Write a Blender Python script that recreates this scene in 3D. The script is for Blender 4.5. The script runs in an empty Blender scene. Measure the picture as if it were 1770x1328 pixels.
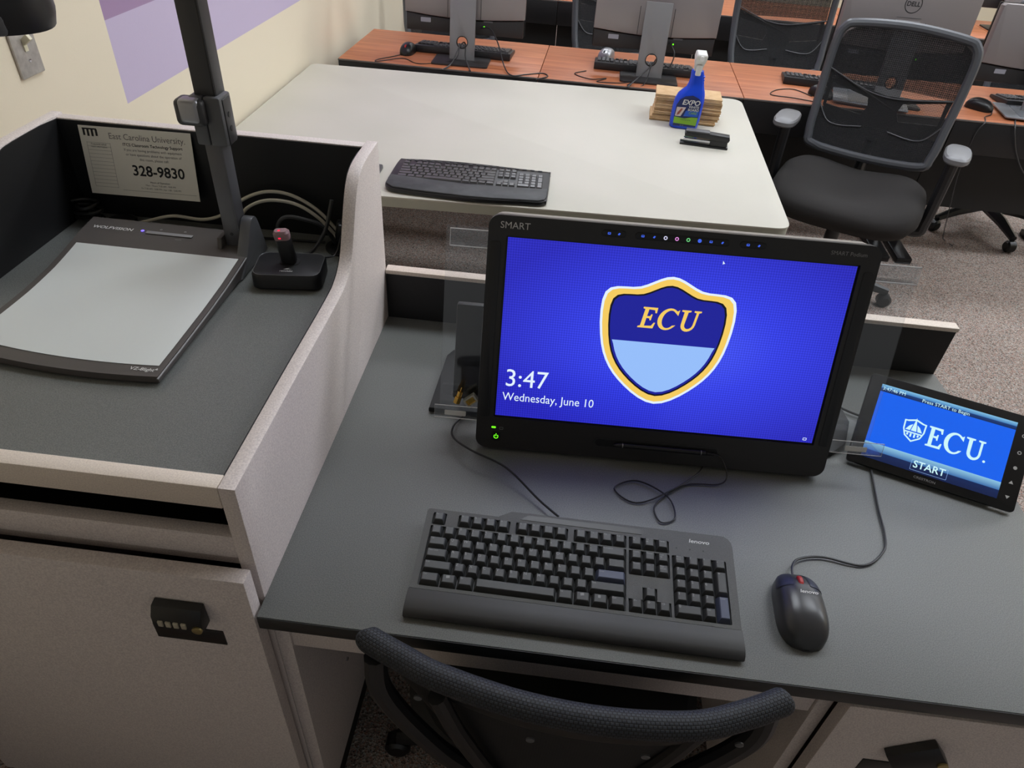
import bpy, bmesh, math, random
from mathutils import Matrix, Vector
random.seed(7)
R = math.radians
scene = bpy.context.scene
COL = scene.collection
T = 0.72                      # height of the instructor's worktop above the floor

# ------------------------------------------------------------------ camera
def camera():
    yaw, pitch, roll, f = 0.058180, 0.681603, 0.072662, 1220.54
    cy, sy, cp, sp = math.cos(yaw), math.sin(yaw), math.cos(pitch), math.sin(pitch)
    fw = Vector((-sy*cp, cy*cp, -sp)); rt = Vector((cy, sy, 0)); up = rt.cross(fw)
    cr, sr = math.cos(roll), math.sin(roll)
    r2 = rt*cr+up*sr; u2 = -rt*sr+up*cr
    cd = bpy.data.cameras.new('camera'); cd.sensor_width = 36; cd.lens = f/1770*36; cd.clip_start = .02
    o = bpy.data.objects.new('camera', cd); COL.objects.link(o)
    m = Matrix((r2, u2, -fw)).transposed().to_4x4(); m.translation = (0.345863, -0.499316, 0.849369+T)
    o.matrix_world = m; scene.camera = o
camera()
# ------------------------------------------------------------------ world and exposure
w = bpy.data.worlds.new('world'); scene.world = w; w.use_nodes = True
w.node_tree.nodes['Background'].inputs[0].default_value = (.95, .98, 1, 1)
w.node_tree.nodes['Background'].inputs[1].default_value = .20
vs = scene.view_settings
vs.view_transform = 'Standard'; vs.look = 'None'; vs.gamma = 1; vs.use_curve_mapping = False; vs.exposure = 0.0
cy_ = scene.cycles; cy_.max_bounces = 6; cy_.diffuse_bounces = 3; cy_.glossy_bounces = 3; cy_.transparent_max_bounces = 12
LAMP = 12.3                   # strength of the ceiling panels
CEIL = 3.0                    # ceiling height
TROFFERS = [(x, y) for y in (1.6, 3.8, 6.0) for x in (.35, 2.15, 3.95, 5.3)]

# ------------------------------------------------------------------ materials
def lin(c):
    return tuple((v/255/12.92) if v/255 <= .04045 else ((v/255+.055)/1.055)**2.4 for v in c)
MATS = {}
def mat(name, c, rough=.5, metal=0, bump=0, bscale=400, c2=None, cscale=300, emit=None, es=1, coat=0, spec=.5, detail=2, ramp=(.35, .65)):
    if name in MATS: return MATS[name]
    m = bpy.data.materials.new(name); m.use_nodes = True; MATS[name] = m
    nt = m.node_tree; b = nt.nodes['Principled BSDF']
    b.inputs['Base Color'].default_value = (*lin(c), 1)
    b.inputs['Roughness'].default_value = rough; b.inputs['Metallic'].default_value = metal
    b.inputs['Specular IOR Level'].default_value = spec
    if coat: b.inputs['Coat Weight'].default_value = coat; b.inputs['Coat Roughness'].default_value = .08
    if emit: b.inputs['Emission Color'].default_value = (*lin(emit), 1); b.inputs['Emission Strength'].default_value = es
    if c2 or bump:
        tc = nt.nodes.new('ShaderNodeTexCoord')
    if c2:
        n = nt.nodes.new('ShaderNodeTexNoise'); n.inputs['Scale'].default_value = cscale; n.inputs['Detail'].default_value = detail
        r = nt.nodes.new('ShaderNodeValToRGB')
        r.color_ramp.elements[0].position = ramp[0]; r.color_ramp.elements[1].position = ramp[1]
        r.color_ramp.elements[0].color = (*lin(c), 1); r.color_ramp.elements[1].color = (*lin(c2), 1)
        nt.links.new(tc.outputs['Object'], n.inputs['Vector']); nt.links.new(n.outputs['Fac'], r.inputs['Fac'])
        nt.links.new(r.outputs['Color'], b.inputs['Base Color'])
    if bump:
        n2 = nt.nodes.new('ShaderNodeTexNoise'); n2.inputs['Scale'].default_value = bscale; n2.inputs['Detail'].default_value = 2
        bp = nt.nodes.new('ShaderNodeBump'); bp.inputs['Strength'].default_value = bump; bp.inputs['Distance'].default_value = .002
        nt.links.new(tc.outputs['Object'], n2.inputs['Vector']); nt.links.new(n2.outputs['Fac'], bp.inputs['Height'])
        nt.links.new(bp.outputs['Normal'], b.inputs['Normal'])
    return m
def emat(name, c, s=1.0, rough=.25):
    return mat(name, (4, 4, 6), rough, emit=c, es=s)

taupe = mat('taupe_laminate', (207, 195, 191), .5, c2=(229, 218, 212), cscale=420, bump=.12, bscale=900)
taupe_edge = mat('taupe_edge_band', (218, 203, 189), .45, c2=(234, 220, 205), cscale=500)
charcoal = mat('charcoal_laminate', (92, 94, 92), .42, c2=(118, 120, 117), cscale=700, bump=.12, bscale=1100, spec=.6)
charcoal_edge = mat('charcoal_edge', (40, 41, 42), .45)
black_lam = mat('black_lining', (15, 15, 17), .55)
black = mat('black_plastic', (20, 20, 21), .35)
black_satin = mat('black_satin', (32, 32, 34), .42, bump=.06, bscale=1500)
bezelm = mat('monitor_bezel_plastic', (42, 40, 39), .4, bump=.05, bscale=1800)
dgrey = mat('dark_grey_plastic', (62, 61, 62), .4, bump=.05, bscale=1500)
mgrey = mat('mid_grey_plastic', (86, 86, 88), .4)
docm = mat('grey_brown_plastic', (78, 73, 71), .45, bump=.06, bscale=1500)
silver = mat('silver_plastic', (165, 165, 168), .32, metal=.5)
chrome = mat('chrome', (200, 200, 205), .15, metal=1)
gold = mat('gold_connector', (212, 170, 84), .25, metal=1)
white_pl = mat('white_plastic', (225, 225, 220), .4)
ivory = mat('ivory_plastic', (225, 218, 190), .35)
steel = mat('steel_plate', (170, 165, 160), .45, metal=.6, c2=(190, 186, 180), cscale=60)
paper = mat('paper_white', (226, 222, 212), .8)
ink = mat('black_ink', (28, 28, 30), .8)
ink_grey = mat('grey_ink', (122, 118, 116), .8)
print_w = mat('white_print', (214, 214, 212), .6)
print_g = mat('grey_print', (150, 150, 150), .6)
lightplate = mat('milk_glass_plate', (214, 218, 216), .35)
table_white = mat('whiteboard_laminate', (198, 194, 181), .5, c2=(203, 198, 186), cscale=3, spec=.3)
table_edge = mat('table_edge_band', (178, 178, 162), .5)
key_m = mat('keycap_plastic', (70, 71, 71), .4, bump=.08, bscale=2500)
key_blue = mat('blue_grey_keycap', (84, 90, 112), .42)
kb_case = mat('keyboard_case', (72, 72, 70), .4, bump=.3, bscale=1600, c2=(88, 88, 85), cscale=1200)
key_well = mat('key_well', (9, 9, 10), .6)
rub = mat('soft_rest', (60, 60, 60), .5, bump=.08, bscale=2000)
metal_dark = mat('dark_metal', (58, 56, 56), .38, metal=.4)
shellm = mat('grey_monitor_shell', (146, 139, 138), .34, metal=.35)
columnm = mat('grey_stand_column', (140, 139, 140), .38, metal=.3)
fabric = mat('black_seat_fabric', (56, 54, 53), .95, spec=.15, bump=.3, bscale=900)
armpad = mat('grey_arm_pad', (118, 118, 120), .35)
frame_grey = mat('grey_chair_frame', (80, 82, 86), .32)
towelm = mat('kraft_paper', (196, 160, 116), .85, c2=(208, 174, 130), cscale=40)
bottle_blue = mat('blue_bottle', (18, 70, 210), .3)
cable_w = mat('white_cable', (205, 200, 184), .45)
cable_k = mat('black_cable', (26, 26, 27), .42)
cable_g = mat('dark_grey_cable', (56, 56, 57), .4)
red = mat('red_wheel', (178, 40, 40), .4)
led_g = emat('green_led', (110, 255, 30), 1.4); led_b = emat('violet_led', (130, 110, 255), 1.6); led_r = emat('red_led', (255, 20, 60), 1.3)
ic_w = emat('icon_white', (225, 225, 255), .9); ic_b = emat('icon_blue', (70, 110, 255), .8); ic_p = emat('icon_pink', (235, 150, 230), .9); ic_g = emat('icon_green', (120, 230, 140), .8)
scr_w = emat('screen_white', (226, 240, 255), 1.0); scr_gold = emat('screen_gold', (250, 208, 98), .95)
scr_navy = emat('screen_navy', (26, 30, 150), 1.0); scr_pale = emat('screen_pale_blue', (150, 190, 250), 1.0); scr_blk = emat('screen_black', (14, 14, 30), .8)
tp_white = emat('panel_white', (205, 245, 250), 1.0)
carpet_m = None

def carpet():
    m = bpy.data.materials.new('speckled_carpet'); m.use_nodes = True; nt = m.node_tree; b = nt.nodes['Principled BSDF']
    L = nt.links.new
    tc = nt.nodes.new('ShaderNodeTexCoord')
    v = nt.nodes.new('ShaderNodeTexVoronoi'); v.inputs['Scale'].default_value = 270; L(tc.outputs['Object'], v.inputs['Vector'])
    sep = nt.nodes.new('ShaderNodeSeparateColor'); L(v.outputs['Color'], sep.inputs[0])
    r = nt.nodes.new('ShaderNodeValToRGB'); r.color_ramp.interpolation = 'LINEAR'
    els = [(0, (96, 88, 84)), (.2, (140, 128, 118)), (.4, (182, 170, 158)), (.55, (166, 130, 118)), (.75, (206, 196, 186)), (.9, (146, 152, 150)), (1, (176, 146, 132))]
    e = r.color_ramp.elements
    e[0].position, e[0].color = els[0][0], (*lin(els[0][1]), 1); e[1].position, e[1].color = 1, (*lin(els[-1][1]), 1)
    for p, c in els[1:-1]:
        q = e.new(p); q.color = (*lin(c), 1)
    L(sep.outputs[0], r.inputs['Fac'])
    n = nt.nodes.new('ShaderNodeTexNoise'); n.inputs['Scale'].default_value = 5; n.inputs['Detail'].default_value = 4; L(tc.outputs['Object'], n.inputs['Vector'])
    mx = nt.nodes.new('ShaderNodeMix'); mx.data_type = 'RGBA'; mx.blend_type = 'MULTIPLY'; mx.inputs[0].default_value = .35
    L(r.outputs['Color'], mx.inputs[6]); L(n.outputs['Color'], mx.inputs[7]); 
    r3 = nt.nodes.new('ShaderNodeValToRGB'); r3.color_ramp.elements[0].color = (.75, .72, .72, 1); r3.color_ramp.elements[1].color = (1, 1, 1, 1)
    L(n.outputs['Fac'], r3.inputs['Fac']); L(r3.outputs['Color'], mx.inputs[7]); mx.inputs[0].default_value = 1
    L(mx.outputs[2], b.inputs['Base Color'])
    b.inputs['Roughness'].default_value = .95; b.inputs['Specular IOR Level'].default_value = .1
    bp = nt.nodes.new('ShaderNodeBump'); bp.inputs['Strength'].default_value = .5; bp.inputs['Distance'].default_value = .004
    L(v.outputs['Distance'], bp.inputs['Height']); L(bp.outputs['Normal'], b.inputs['Normal'])
    return m
def wood():
    m = bpy.data.materials.new('cherry_wood'); m.use_nodes = True; nt = m.node_tree; b = nt.nodes['Principled BSDF']; L = nt.links.new
    tc = nt.nodes.new('ShaderNodeTexCoord'); mp = nt.nodes.new('ShaderNodeMapping'); mp.inputs['Scale'].default_value = (1.6, 22, 4)
    L(tc.outputs['Object'], mp.inputs['Vector'])
    n = nt.nodes.new('ShaderNodeTexNoise'); n.inputs['Scale'].default_value = 2.2; n.inputs['Detail'].default_value = 6; n.inputs['Distortion'].default_value = .8
    L(mp.outputs['Vector'], n.inputs['Vector'])
    r = nt.nodes.new('ShaderNodeValToRGB')
    r.color_ramp.elements[0].position = .3; r.color_ramp.elements[0].color = (*lin((158, 88, 54)), 1)
    r.color_ramp.elements[1].position = .72; r.color_ramp.elements[1].color = (*lin((196, 124, 82)), 1)
    L(n.outputs['Fac'], r.inputs['Fac']); L(r.outputs['Color'], b.inputs['Base Color']); b.inputs['Roughness'].default_value = .45
    return m
def wall_mat():
    m = bpy.data.materials.new('painted_wall'); m.use_nodes = True; nt = m.node_tree; b = nt.nodes['Principled BSDF']; L = nt.links.new
    tc = nt.nodes.new('ShaderNodeTexCoord'); s = nt.nodes.new('ShaderNodeSeparateXYZ'); L(tc.outputs['Object'], s.inputs[0])
    def gt(sock, v):
        n = nt.nodes.new('ShaderNodeMath'); n.operation = 'GREATER_THAN'; n.inputs[1].default_value = v; L(sock, n.inputs[0]); return n.outputs[0]
    def mul(a, c):
        n = nt.nodes.new('ShaderNodeMath'); n.operation = 'MULTIPLY'; L(a, n.inputs[0]); L(c, n.inputs[1]); return n.outputs[0]
    def mix(f, a, c):
        n = nt.nodes.new('ShaderNodeMix'); n.data_type = 'RGBA'; L(f, n.inputs[0])
        if isinstance(a, tuple): n.inputs[6].default_value = (*a, 1)
        else: L(a, n.inputs[6])
        n.inputs[7].default_value = (*c, 1); return n.outputs[2]
    y0 = gt(s.outputs[1], 1.231)
    c = mix(mul(y0, gt(s.outputs[2], T+.217)), lin((232, 220, 196)), lin((196, 182, 208)))
    c = mix(mul(y0, gt(s.outputs[2], T+.409)), c, lin((162, 134, 168)))
    L(c, b.inputs['Base Color']); b.inputs['Roughness'].default_value = .6
    n = nt.nodes.new('ShaderNodeTexNoise'); n.inputs['Scale'].default_value = 250; L(tc.outputs['Object'], n.inputs['Vector'])
    bp = nt.nodes.new('ShaderNodeBump'); bp.inputs['Strength'].default_value = .1; bp.inputs['Distance'].default_value = .002
    L(n.outputs['Fac'], bp.inputs['Height']); L(bp.outputs['Normal'], b.inputs['Normal'])
    return m
def screen_mat():
    m = bpy.data.materials.new('lock_screen_picture'); m.use_nodes = True; nt = m.node_tree; b = nt.nodes['Principled BSDF']; L = nt.links.new
    tc = nt.nodes.new('ShaderNodeTexCoord'); mp = nt.nodes.new('ShaderNodeMapping'); mp.inputs['Location'].default_value = (.5, .5, 0)
    s = nt.nodes.new('ShaderNodeUVMap'); 
    mp.inputs['Location'].default_value = (-.55, -.5, 0); L(s.outputs[0], mp.inputs['Vector'])
    g = nt.nodes.new('ShaderNodeVectorMath'); g.operation = 'LENGTH'; L(mp.outputs[0], g.inputs[0])
    r = nt.nodes.new('ShaderNodeValToRGB'); e = r.color_ramp.elements
    e[0].position = .05; e[0].color = (*lin((74, 92, 255)), 1); e[1].position = .62; e[1].color = (*lin((44, 44, 196)), 1)
    q = e.new(.28); q.color = (*lin((56, 68, 240)), 1)
    L(g.outputs['Value'], r.inputs['Fac'])
    mp2 = nt.nodes.new('ShaderNodeMapping'); mp2.inputs['Rotation'].default_value = (0, 0, R(45)); mp2.inputs['Scale'].default_value = (190, 107, 1)
    L(s.outputs[0], mp2.inputs['Vector'])
    mp2b = nt.nodes.new('ShaderNodeMapping'); mp2.inputs['Rotation'].default_value = (0, 0, 0); mp2b.inputs['Rotation'].default_value = (0, 0, R(45)); L(mp2.outputs[0], mp2b.inputs['Vector'])
    ch = nt.nodes.new('ShaderNodeTexChecker'); ch.inputs['Scale'].default_value = 1.0; ch.inputs[1].default_value = (1, 1, 1, 1); ch.inputs[2].default_value = (.66, .66, .76, 1); L(mp2b.outputs[0], ch.inputs['Vector'])
    mx = nt.nodes.new('ShaderNodeMix'); mx.data_type = 'RGBA'; mx.blend_type = 'MULTIPLY'; mx.inputs[0].default_value = 1
    L(r.outputs['Color'], mx.inputs[6]); L(ch.outputs['Color'], mx.inputs[7])
    b.inputs['Base Color'].default_value = (.004, .004, .006, 1); b.inputs['Roughness'].default_value = .16
    L(mx.outputs[2], b.inputs['Emission Color']); b.inputs['Emission Strength'].default_value = 1.0
    return m
def ramp_emit(name, stops, rough=.2):
    m = bpy.data.materials.new(name); m.use_nodes = True; nt = m.node_tree; b = nt.nodes['Principled BSDF']; L = nt.links.new
    u = nt.nodes.new('ShaderNodeUVMap'); s = nt.nodes.new('ShaderNodeSeparateXYZ'); L(u.outputs[0], s.inputs[0])
    r = nt.nodes.new('ShaderNodeValToRGB'); e = r.color_ramp.elements
    e[0].position, e[0].color = stops[0][0], (*lin(stops[0][1]), 1); e[1].position, e[1].color = stops[-1][0], (*lin(stops[-1][1]), 1)
    for p, c in stops[1:-1]: q = e.new(p); q.color = (*lin(c), 1)
    L(s.outputs[1], r.inputs['Fac']); b.inputs['Base Color'].default_value = (.004, .004, .004, 1); b.inputs['Roughness'].default_value = rough
    L(r.outputs['Color'], b.inputs['Emission Color']); b.inputs['Emission Strength'].default_value = 1
    return m
def clear_mat(name, tint, fac, rough=.05):
    m = bpy.data.materials.new(name); m.use_nodes = True; nt = m.node_tree; L = nt.links.new
    nt.nodes.remove(nt.nodes['Principled BSDF']); out = nt.nodes['Material Output']
    t = nt.nodes.new('ShaderNodeBsdfTransparent'); t.inputs[0].default_value = (*tint, 1)
    g = nt.nodes.new('ShaderNodeBsdfGlossy'); g.inputs['Roughness'].default_value = rough
    lw = nt.nodes.new('ShaderNodeLayerWeight'); pw = nt.nodes.new('ShaderNodeMath'); pw.operation = 'POWER'; pw.inputs[1].default_value = 5; L(lw.outputs['Facing'], pw.inputs[0])
    fr = nt.nodes.new('ShaderNodeMath'); fr.operation = 'MULTIPLY'; fr.inputs[1].default_value = .6; L(pw.outputs[0], fr.inputs[0])
    ad = nt.nodes.new('ShaderNodeMath'); ad.operation = 'ADD'; ad.inputs[1].default_value = fac; L(fr.outputs[0], ad.inputs[0])
    mx = nt.nodes.new('ShaderNodeMixShader'); L(ad.outputs[0], mx.inputs[0]); L(t.outputs[0], mx.inputs[1]); L(g.outputs[0], mx.inputs[2]); L(mx.outputs[0], out.inputs[0])
    return m
def mesh_mat(name, c, lo, hi, scale):
    m = bpy.data.materials.new(name); m.use_nodes = True; nt = m.node_tree; L = nt.links.new
    b = nt.nodes['Principled BSDF']; b.inputs['Base Color'].default_value = (*lin(c), 1); b.inputs['Roughness'].default_value = .7
    out = nt.nodes['Material Output']; t = nt.nodes.new('ShaderNodeBsdfTransparent')
    tc = nt.nodes.new('ShaderNodeTexCoord'); mp = nt.nodes.new('ShaderNodeMapping'); mp.inputs['Rotation'].default_value = (0, R(45), 0); L(tc.outputs['Object'], mp.inputs[0])
    sp = nt.nodes.new('ShaderNodeSeparateXYZ'); L(mp.outputs[0], sp.inputs[0]); cb = nt.nodes.new('ShaderNodeCombineXYZ'); L(sp.outputs[0], cb.inputs[0]); L(sp.outputs[2], cb.inputs[1])
    ch = nt.nodes.new('ShaderNodeTexChecker'); ch.inputs['Scale'].default_value = scale; L(cb.outputs[0], ch.inputs['Vector'])
    mr = nt.nodes.new('ShaderNodeMapRange'); mr.inputs[3].default_value = lo; mr.inputs[4].default_value = hi; L(ch.outputs['Fac'], mr.inputs[0])
    mx = nt.nodes.new('ShaderNodeMixShader'); L(mr.outputs[0], mx.inputs[0]); L(t.outputs[0], mx.inputs[1]); L(b.outputs[0], mx.inputs[2]); L(mx.outputs[0], out.inputs[0])
    return m
carpet_m = carpet(); wood_m = wood(); wallm = wall_mat()
acrylic = clear_mat('clear_acrylic', (.975, .98, .985), .075)
acrylic_edge_highlight = mat('acrylic_edge_highlight', (232, 229, 228), .2)  # whitish highlights of the clear acrylic edges, put into the colour
meshm = mesh_mat('black_mesh_fabric', (34, 34, 36), .3, .8, 260)
meshm2 = mesh_mat('dense_mesh_fabric', (30, 30, 32), .62, .95, 200)
weave = None
def weave_mat():
    m = bpy.data.materials.new('woven_cover'); m.use_nodes = True; nt = m.node_tree; b = nt.nodes['Principled BSDF']; L = nt.links.new
    u = nt.nodes.new('ShaderNodeUVMap'); mp = nt.nodes.new('ShaderNodeMapping'); mp.inputs['Scale'].default_value = (200, 26, 1); L(u.outputs[0], mp.inputs[0])
    br = nt.nodes.new('ShaderNodeTexBrick'); br.inputs['Scale'].default_value = 1; br.inputs['Mortar Size'].default_value = .2; br.inputs['Mortar Smooth'].default_value = .6
    br.inputs['Brick Width'].default_value = 1; br.inputs['Row Height'].default_value = 1; br.offset = .5
    br.inputs['Color1'].default_value = (*lin((40, 44, 51)), 1); br.inputs['Color2'].default_value = (*lin((50, 54, 62)), 1); br.inputs['Mortar'].default_value = (*lin((14, 15, 18)), 1)
    L(mp.outputs[0], br.inputs['Vector']); L(br.outputs['Color'], b.inputs['Base Color']); b.inputs['Roughness'].default_value = .6
    bp = nt.nodes.new('ShaderNodeBump'); bp.invert = True; bp.inputs['Strength'].default_value = .7; bp.inputs['Distance'].default_value = .002
    L(br.outputs['Fac'], bp.inputs['Height']); L(bp.outputs['Normal'], b.inputs['Normal'])
    return m
weave = weave_mat()

# ------------------------------------------------------------------ object and mesh helpers
WM = {}
def tag(o, label=None, cat=None, group=None, kind=None):
    if label: o['label'] = label
    if cat: o['category'] = cat
    if group: o['group'] = group
    if kind: o['kind'] = kind
    return o
def thing(name, label, cat, loc=(0, 0, 0), rotz=0, group=None):
    """An Empty at a thing's base; loc is measured from the worktop's front left corner, z from the worktop."""
    o = bpy.data.objects.new(name, None); COL.objects.link(o); o.empty_display_size = .05
    o.location = (loc[0], loc[1], loc[2]+T); o.rotation_euler = (0, 0, rotz)
    WM[o] = Matrix.Translation(o.location) @ Matrix.Rotation(rotz, 4, 'Z')
    return tag(o, label, cat, group)
def link_mesh(name, me, m, parent=None, ml=None):
    o = bpy.data.objects.new(name, me); COL.objects.link(o)
    if m is not None and not me.materials: me.materials.append(m)
    if parent is not None: o.parent = parent
    if ml is not None: o.matrix_local = ml
    WM[o] = (WM[parent] if parent is not None else Matrix()) @ (ml if ml is not None else Matrix())
    return o
def smooth_path(pts, n=8, closed=False):
    P = [Vector(p) for p in pts]; out = []; N = len(P)
    rng = range(N) if closed else range(N-1)
    for i in rng:
        if closed: a, b, c, d = P[i-1], P[i], P[(i+1) % N], P[(i+2) % N]
        else: a, b, c, d = P[max(i-1, 0)], P[i], P[i+1], P[min(i+2, N-1)]
        for k in range(n):
            t = k/n
            out.append(.5*((2*b)+(c-a)*t+(2*a-5*b+4*c-d)*t*t+(3*b-a-3*c+d)*t**3))
    if not closed: out.append(P[-1])
    return out
def rrect(w, h, r, n=5, cx=0, cy=0):
    pts = []
    for sx, sy, a0 in ((1, 1, 0), (-1, 1, 90), (-1, -1, 180), (1, -1, 270)):
        for k in range(n+1):
            a = R(a0+90*k/n); pts.append((cx+sx*(w/2-r)+r*math.cos(a), cy+sy*(h/2-r)+r*math.sin(a)))
    return pts
def circ(r, n=20, cx=0, cy=0): return [(cx+r*math.cos(2*math.pi*k/n), cy+r*math.sin(2*math.pi*k/n)) for k in range(n)]
PLANES = {'xy': Matrix(), 'xz': Matrix(((1, 0, 0, 0), (0, 0, -1, 0), (0, 1, 0, 0), (0, 0, 0, 1))),   # (x,y,h)->(x,-h,y)
          'yz': Matrix(((0, 0, 1, 0), (1, 0, 0, 0), (0, 1, 0, 0), (0, 0, 0, 1)))}                     # (x,y,h)->(h,x,y)
class MB:
    def __init__(s): s.bm = bmesh.new(); s.uv = None
    def _add(s, t, M=None):
        if M is not None: t.transform(M)
        me = bpy.data.meshes.new('t'); t.to_mesh(me); t.free(); s.bm.from_mesh(me); bpy.data.meshes.remove(me); return s
    def box(s, x0, x1, y0, y1, z0, z1, bev=0, seg=2, M=None):
        t = bmesh.new(); bmesh.ops.create_cube(t, size=1)
        for v in t.verts: v.co = Vector(((x0+x1)/2+v.co.x*(x1-x0), (y0+y1)/2+v.co.y*(y1-y0), (z0+z1)/2+v.co.z*(z1-z0)))
        if bev: bmesh.ops.bevel(t, geom=t.edges[:], offset=bev, segments=seg, affect='EDGES', profile=.5)
        return s._add(t, M)
    def plate(s, outer, h0, h1, holes=(), plane='xy', M=None, bev=0):
        """Extruded outline with optional holes."""
        t = bmesh.new(); es = []
        for lp in [outer]+list(holes):
            vs_ = [t.verts.new((p[0], p[1], h0)) for p in lp]
            for i in range(len(vs_)): es.append(t.edges.new((vs_[i], vs_[(i+1) % len(vs_)])))
        if holes: bmesh.ops.triangle_fill(t, use_beauty=True, use_dissolve=True, edges=es)
        else: t.faces.new([v for v in t.verts])
        for f in t.faces:
            f.normal_update()
        r = bmesh.ops.extrude_face_region(t, geom=t.faces[:])
        for v in r['geom']:
            if isinstance(v, bmesh.types.BMVert): v.co.z = h1
        bmesh.ops.recalc_face_normals(t, faces=t.faces[:])
        if bev:
            ed = [e for e in t.edges if abs(e.verts[0].co.z-e.verts[1].co.z) < 1e-7 and len(e.link_faces) == 2 and e.calc_face_angle(0) > .5]
            bmesh.ops.bevel(t, geom=ed, offset=bev, segments=2, affect='EDGES', profile=.5)
        Mx = PLANES[plane]; 
        return s._add(t, (M @ Mx) if M is not None else Mx)
    def tube(s, path, r, seg=8, closed=False, M=None, flat=None):
        t = bmesh.new(); P = [Vector(p) for p in path]; N = len(P); rings = []
        up = Vector((0, 0, 1)); prev = None
        uvl = t.loops.layers.uv.new('UVMap')
        L = [0]
        for i in range(1, N): L.append(L[-1]+(P[i]-P[i-1]).length)
        for i in range(N):
            if closed: d = P[(i+1) % N]-P[i-1]
            else: d = P[min(i+1, N-1)]-P[max(i-1, 0)]
            d = d.normalized() if d.length > 1e-9 else Vector((1, 0, 0))
            if prev is None:
                a = up if abs(d.z) < .9 else Vector((1, 0, 0)); n1 = (a-d*a.dot(d)).normalized()
            else:
                n1 = prev-d*prev.dot(d); n1 = n1.normalized() if n1.length > 1e-6 else prev
            prev = n1; n2 = d.cross(n1); rr = r(i/(N-1)) if callable(r) else r
            fl = flat or 1
            rings.append([t.verts.new(P[i]+n1*(rr*math.cos(2*math.pi*k/seg))+n2*(rr*fl*math.sin(2*math.pi*k/seg))) for k in range(seg)])
        for i in range(N if closed else N-1):
            A, B = rings[i], rings[(i+1) % N]
            for k in range(seg):
                f = t.faces.new((A[k], A[(k+1) % seg], B[(k+1) % seg], B[k]))
                for lp, (u_, v_) in zip(f.loops, ((L[i], k/seg), (L[i], (k+1)/seg), (L[min(i+1, N-1)], (k+1)/seg), (L[min(i+1, N-1)], k/seg))): lp[uvl].uv = (u_, v_)
        if not closed:
            t.faces.new(rings[0][::-1]); t.faces.new(rings[-1])
        bmesh.ops.recalc_face_normals(t, faces=t.faces[:])
        return s._add(t, M)
    def loft(s, rings, cap=True, closed=True, M=None):
        t = bmesh.new(); rs = [[t.verts.new(p) for p in r] for r in rings]
        for A, B in zip(rs[:-1], rs[1:]):
            n = len(A)
            for k in range(n if closed else n-1): t.faces.new((A[k], A[(k+1) % n], B[(k+1) % n], B[k]))
        if cap and closed: t.faces.new(rs[0][::-1]); t.faces.new(rs[-1])
        bmesh.ops.recalc_face_normals(t, faces=t.faces[:]); return s._add(t, M)
    def lathe(s, prof, seg=24, M=None):
        return s.loft([[(r*math.cos(2*math.pi*k/seg), r*math.sin(2*math.pi*k/seg), z) for k in range(seg)] for r, z in prof], M=M)
    def quad(s, pts, M=None):
        t = bmesh.new(); uvl = t.loops.layers.uv.new('UVMap'); f = t.faces.new([t.verts.new(p) for p in pts])
        for lp, uv in zip(f.loops, ((0, 0), (1, 0), (1, 1), (0, 1))): lp[uvl].uv = uv
        return s._add(t, M)
    def mesh(s, name, m, X=None, smooth=True, ang=35):
        if X is not None: s.bm.transform(X)
        me = bpy.data.meshes.new(name); s.bm.to_mesh(me); s.bm.free(); me.materials.append(m)
        if smooth: me.shade_smooth(); me.set_sharp_from_angle(angle=R(ang))
        return me
    def build(s, name, m, parent=None, world=True, smooth=True, M=None, ang=35):
        """world=True: vertices are given from the worktop's front left corner (z from the worktop)."""
        X = M if M is not None else Matrix()
        if world:
            X = Matrix.Translation((0, 0, T)) @ X
            if parent is not None: X = WM[parent].inverted() @ X
        return link_mesh(name, s.mesh(name, m, X, smooth, ang), None, parent)
def text_mesh(s, size, bold=0, shear=0, align='CENTER', sx=1, space=1):
    c = bpy.data.curves.new('txt', 'FONT'); c.body = s; c.size = size; c.shear = shear; c.offset = bold*size; c.align_x = align; c.align_y = 'CENTER'; c.space_character = space
    c.resolution_u = 3; c.fill_mode = 'FRONT'
    o = bpy.data.objects.new('txt', c); me = bpy.data.meshes.new_from_object(o)
    bpy.data.objects.remove(o); bpy.data.curves.remove(c)
    if sx != 1: me.transform(Matrix.Diagonal((sx, 1, 1, 1)))
    return me
def text(name, s, size, m, parent, ML, world=True, **k):
    me = text_mesh(s, size, **k); me.materials.append(m)
    X = ML
    if world: X = WM[parent].inverted() @ Matrix.Translation((0, 0, T)) @ ML
    me.transform(X)
    return link_mesh(name, me, None, parent)
def struct(o): o['kind'] = 'structure'; return o
def copy_tree(o, parent=None, skip=()):
    c = o.copy(); COL.objects.link(c)
    if parent is not None: c.parent = parent
    for ch in o.children:
        if ch.name.split('.')[0] not in skip: copy_tree(ch, c, skip)
    return c
def place(o, loc, rz=0, label=None):
    o.location = (loc[0], loc[1], loc[2]+T); o.rotation_euler = (0, 0, rz)
    if label: o['label'] = label
    return o
Tr = Matrix.Translation
def Rot(a, ax): return Matrix.Rotation(a, 4, ax)

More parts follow.
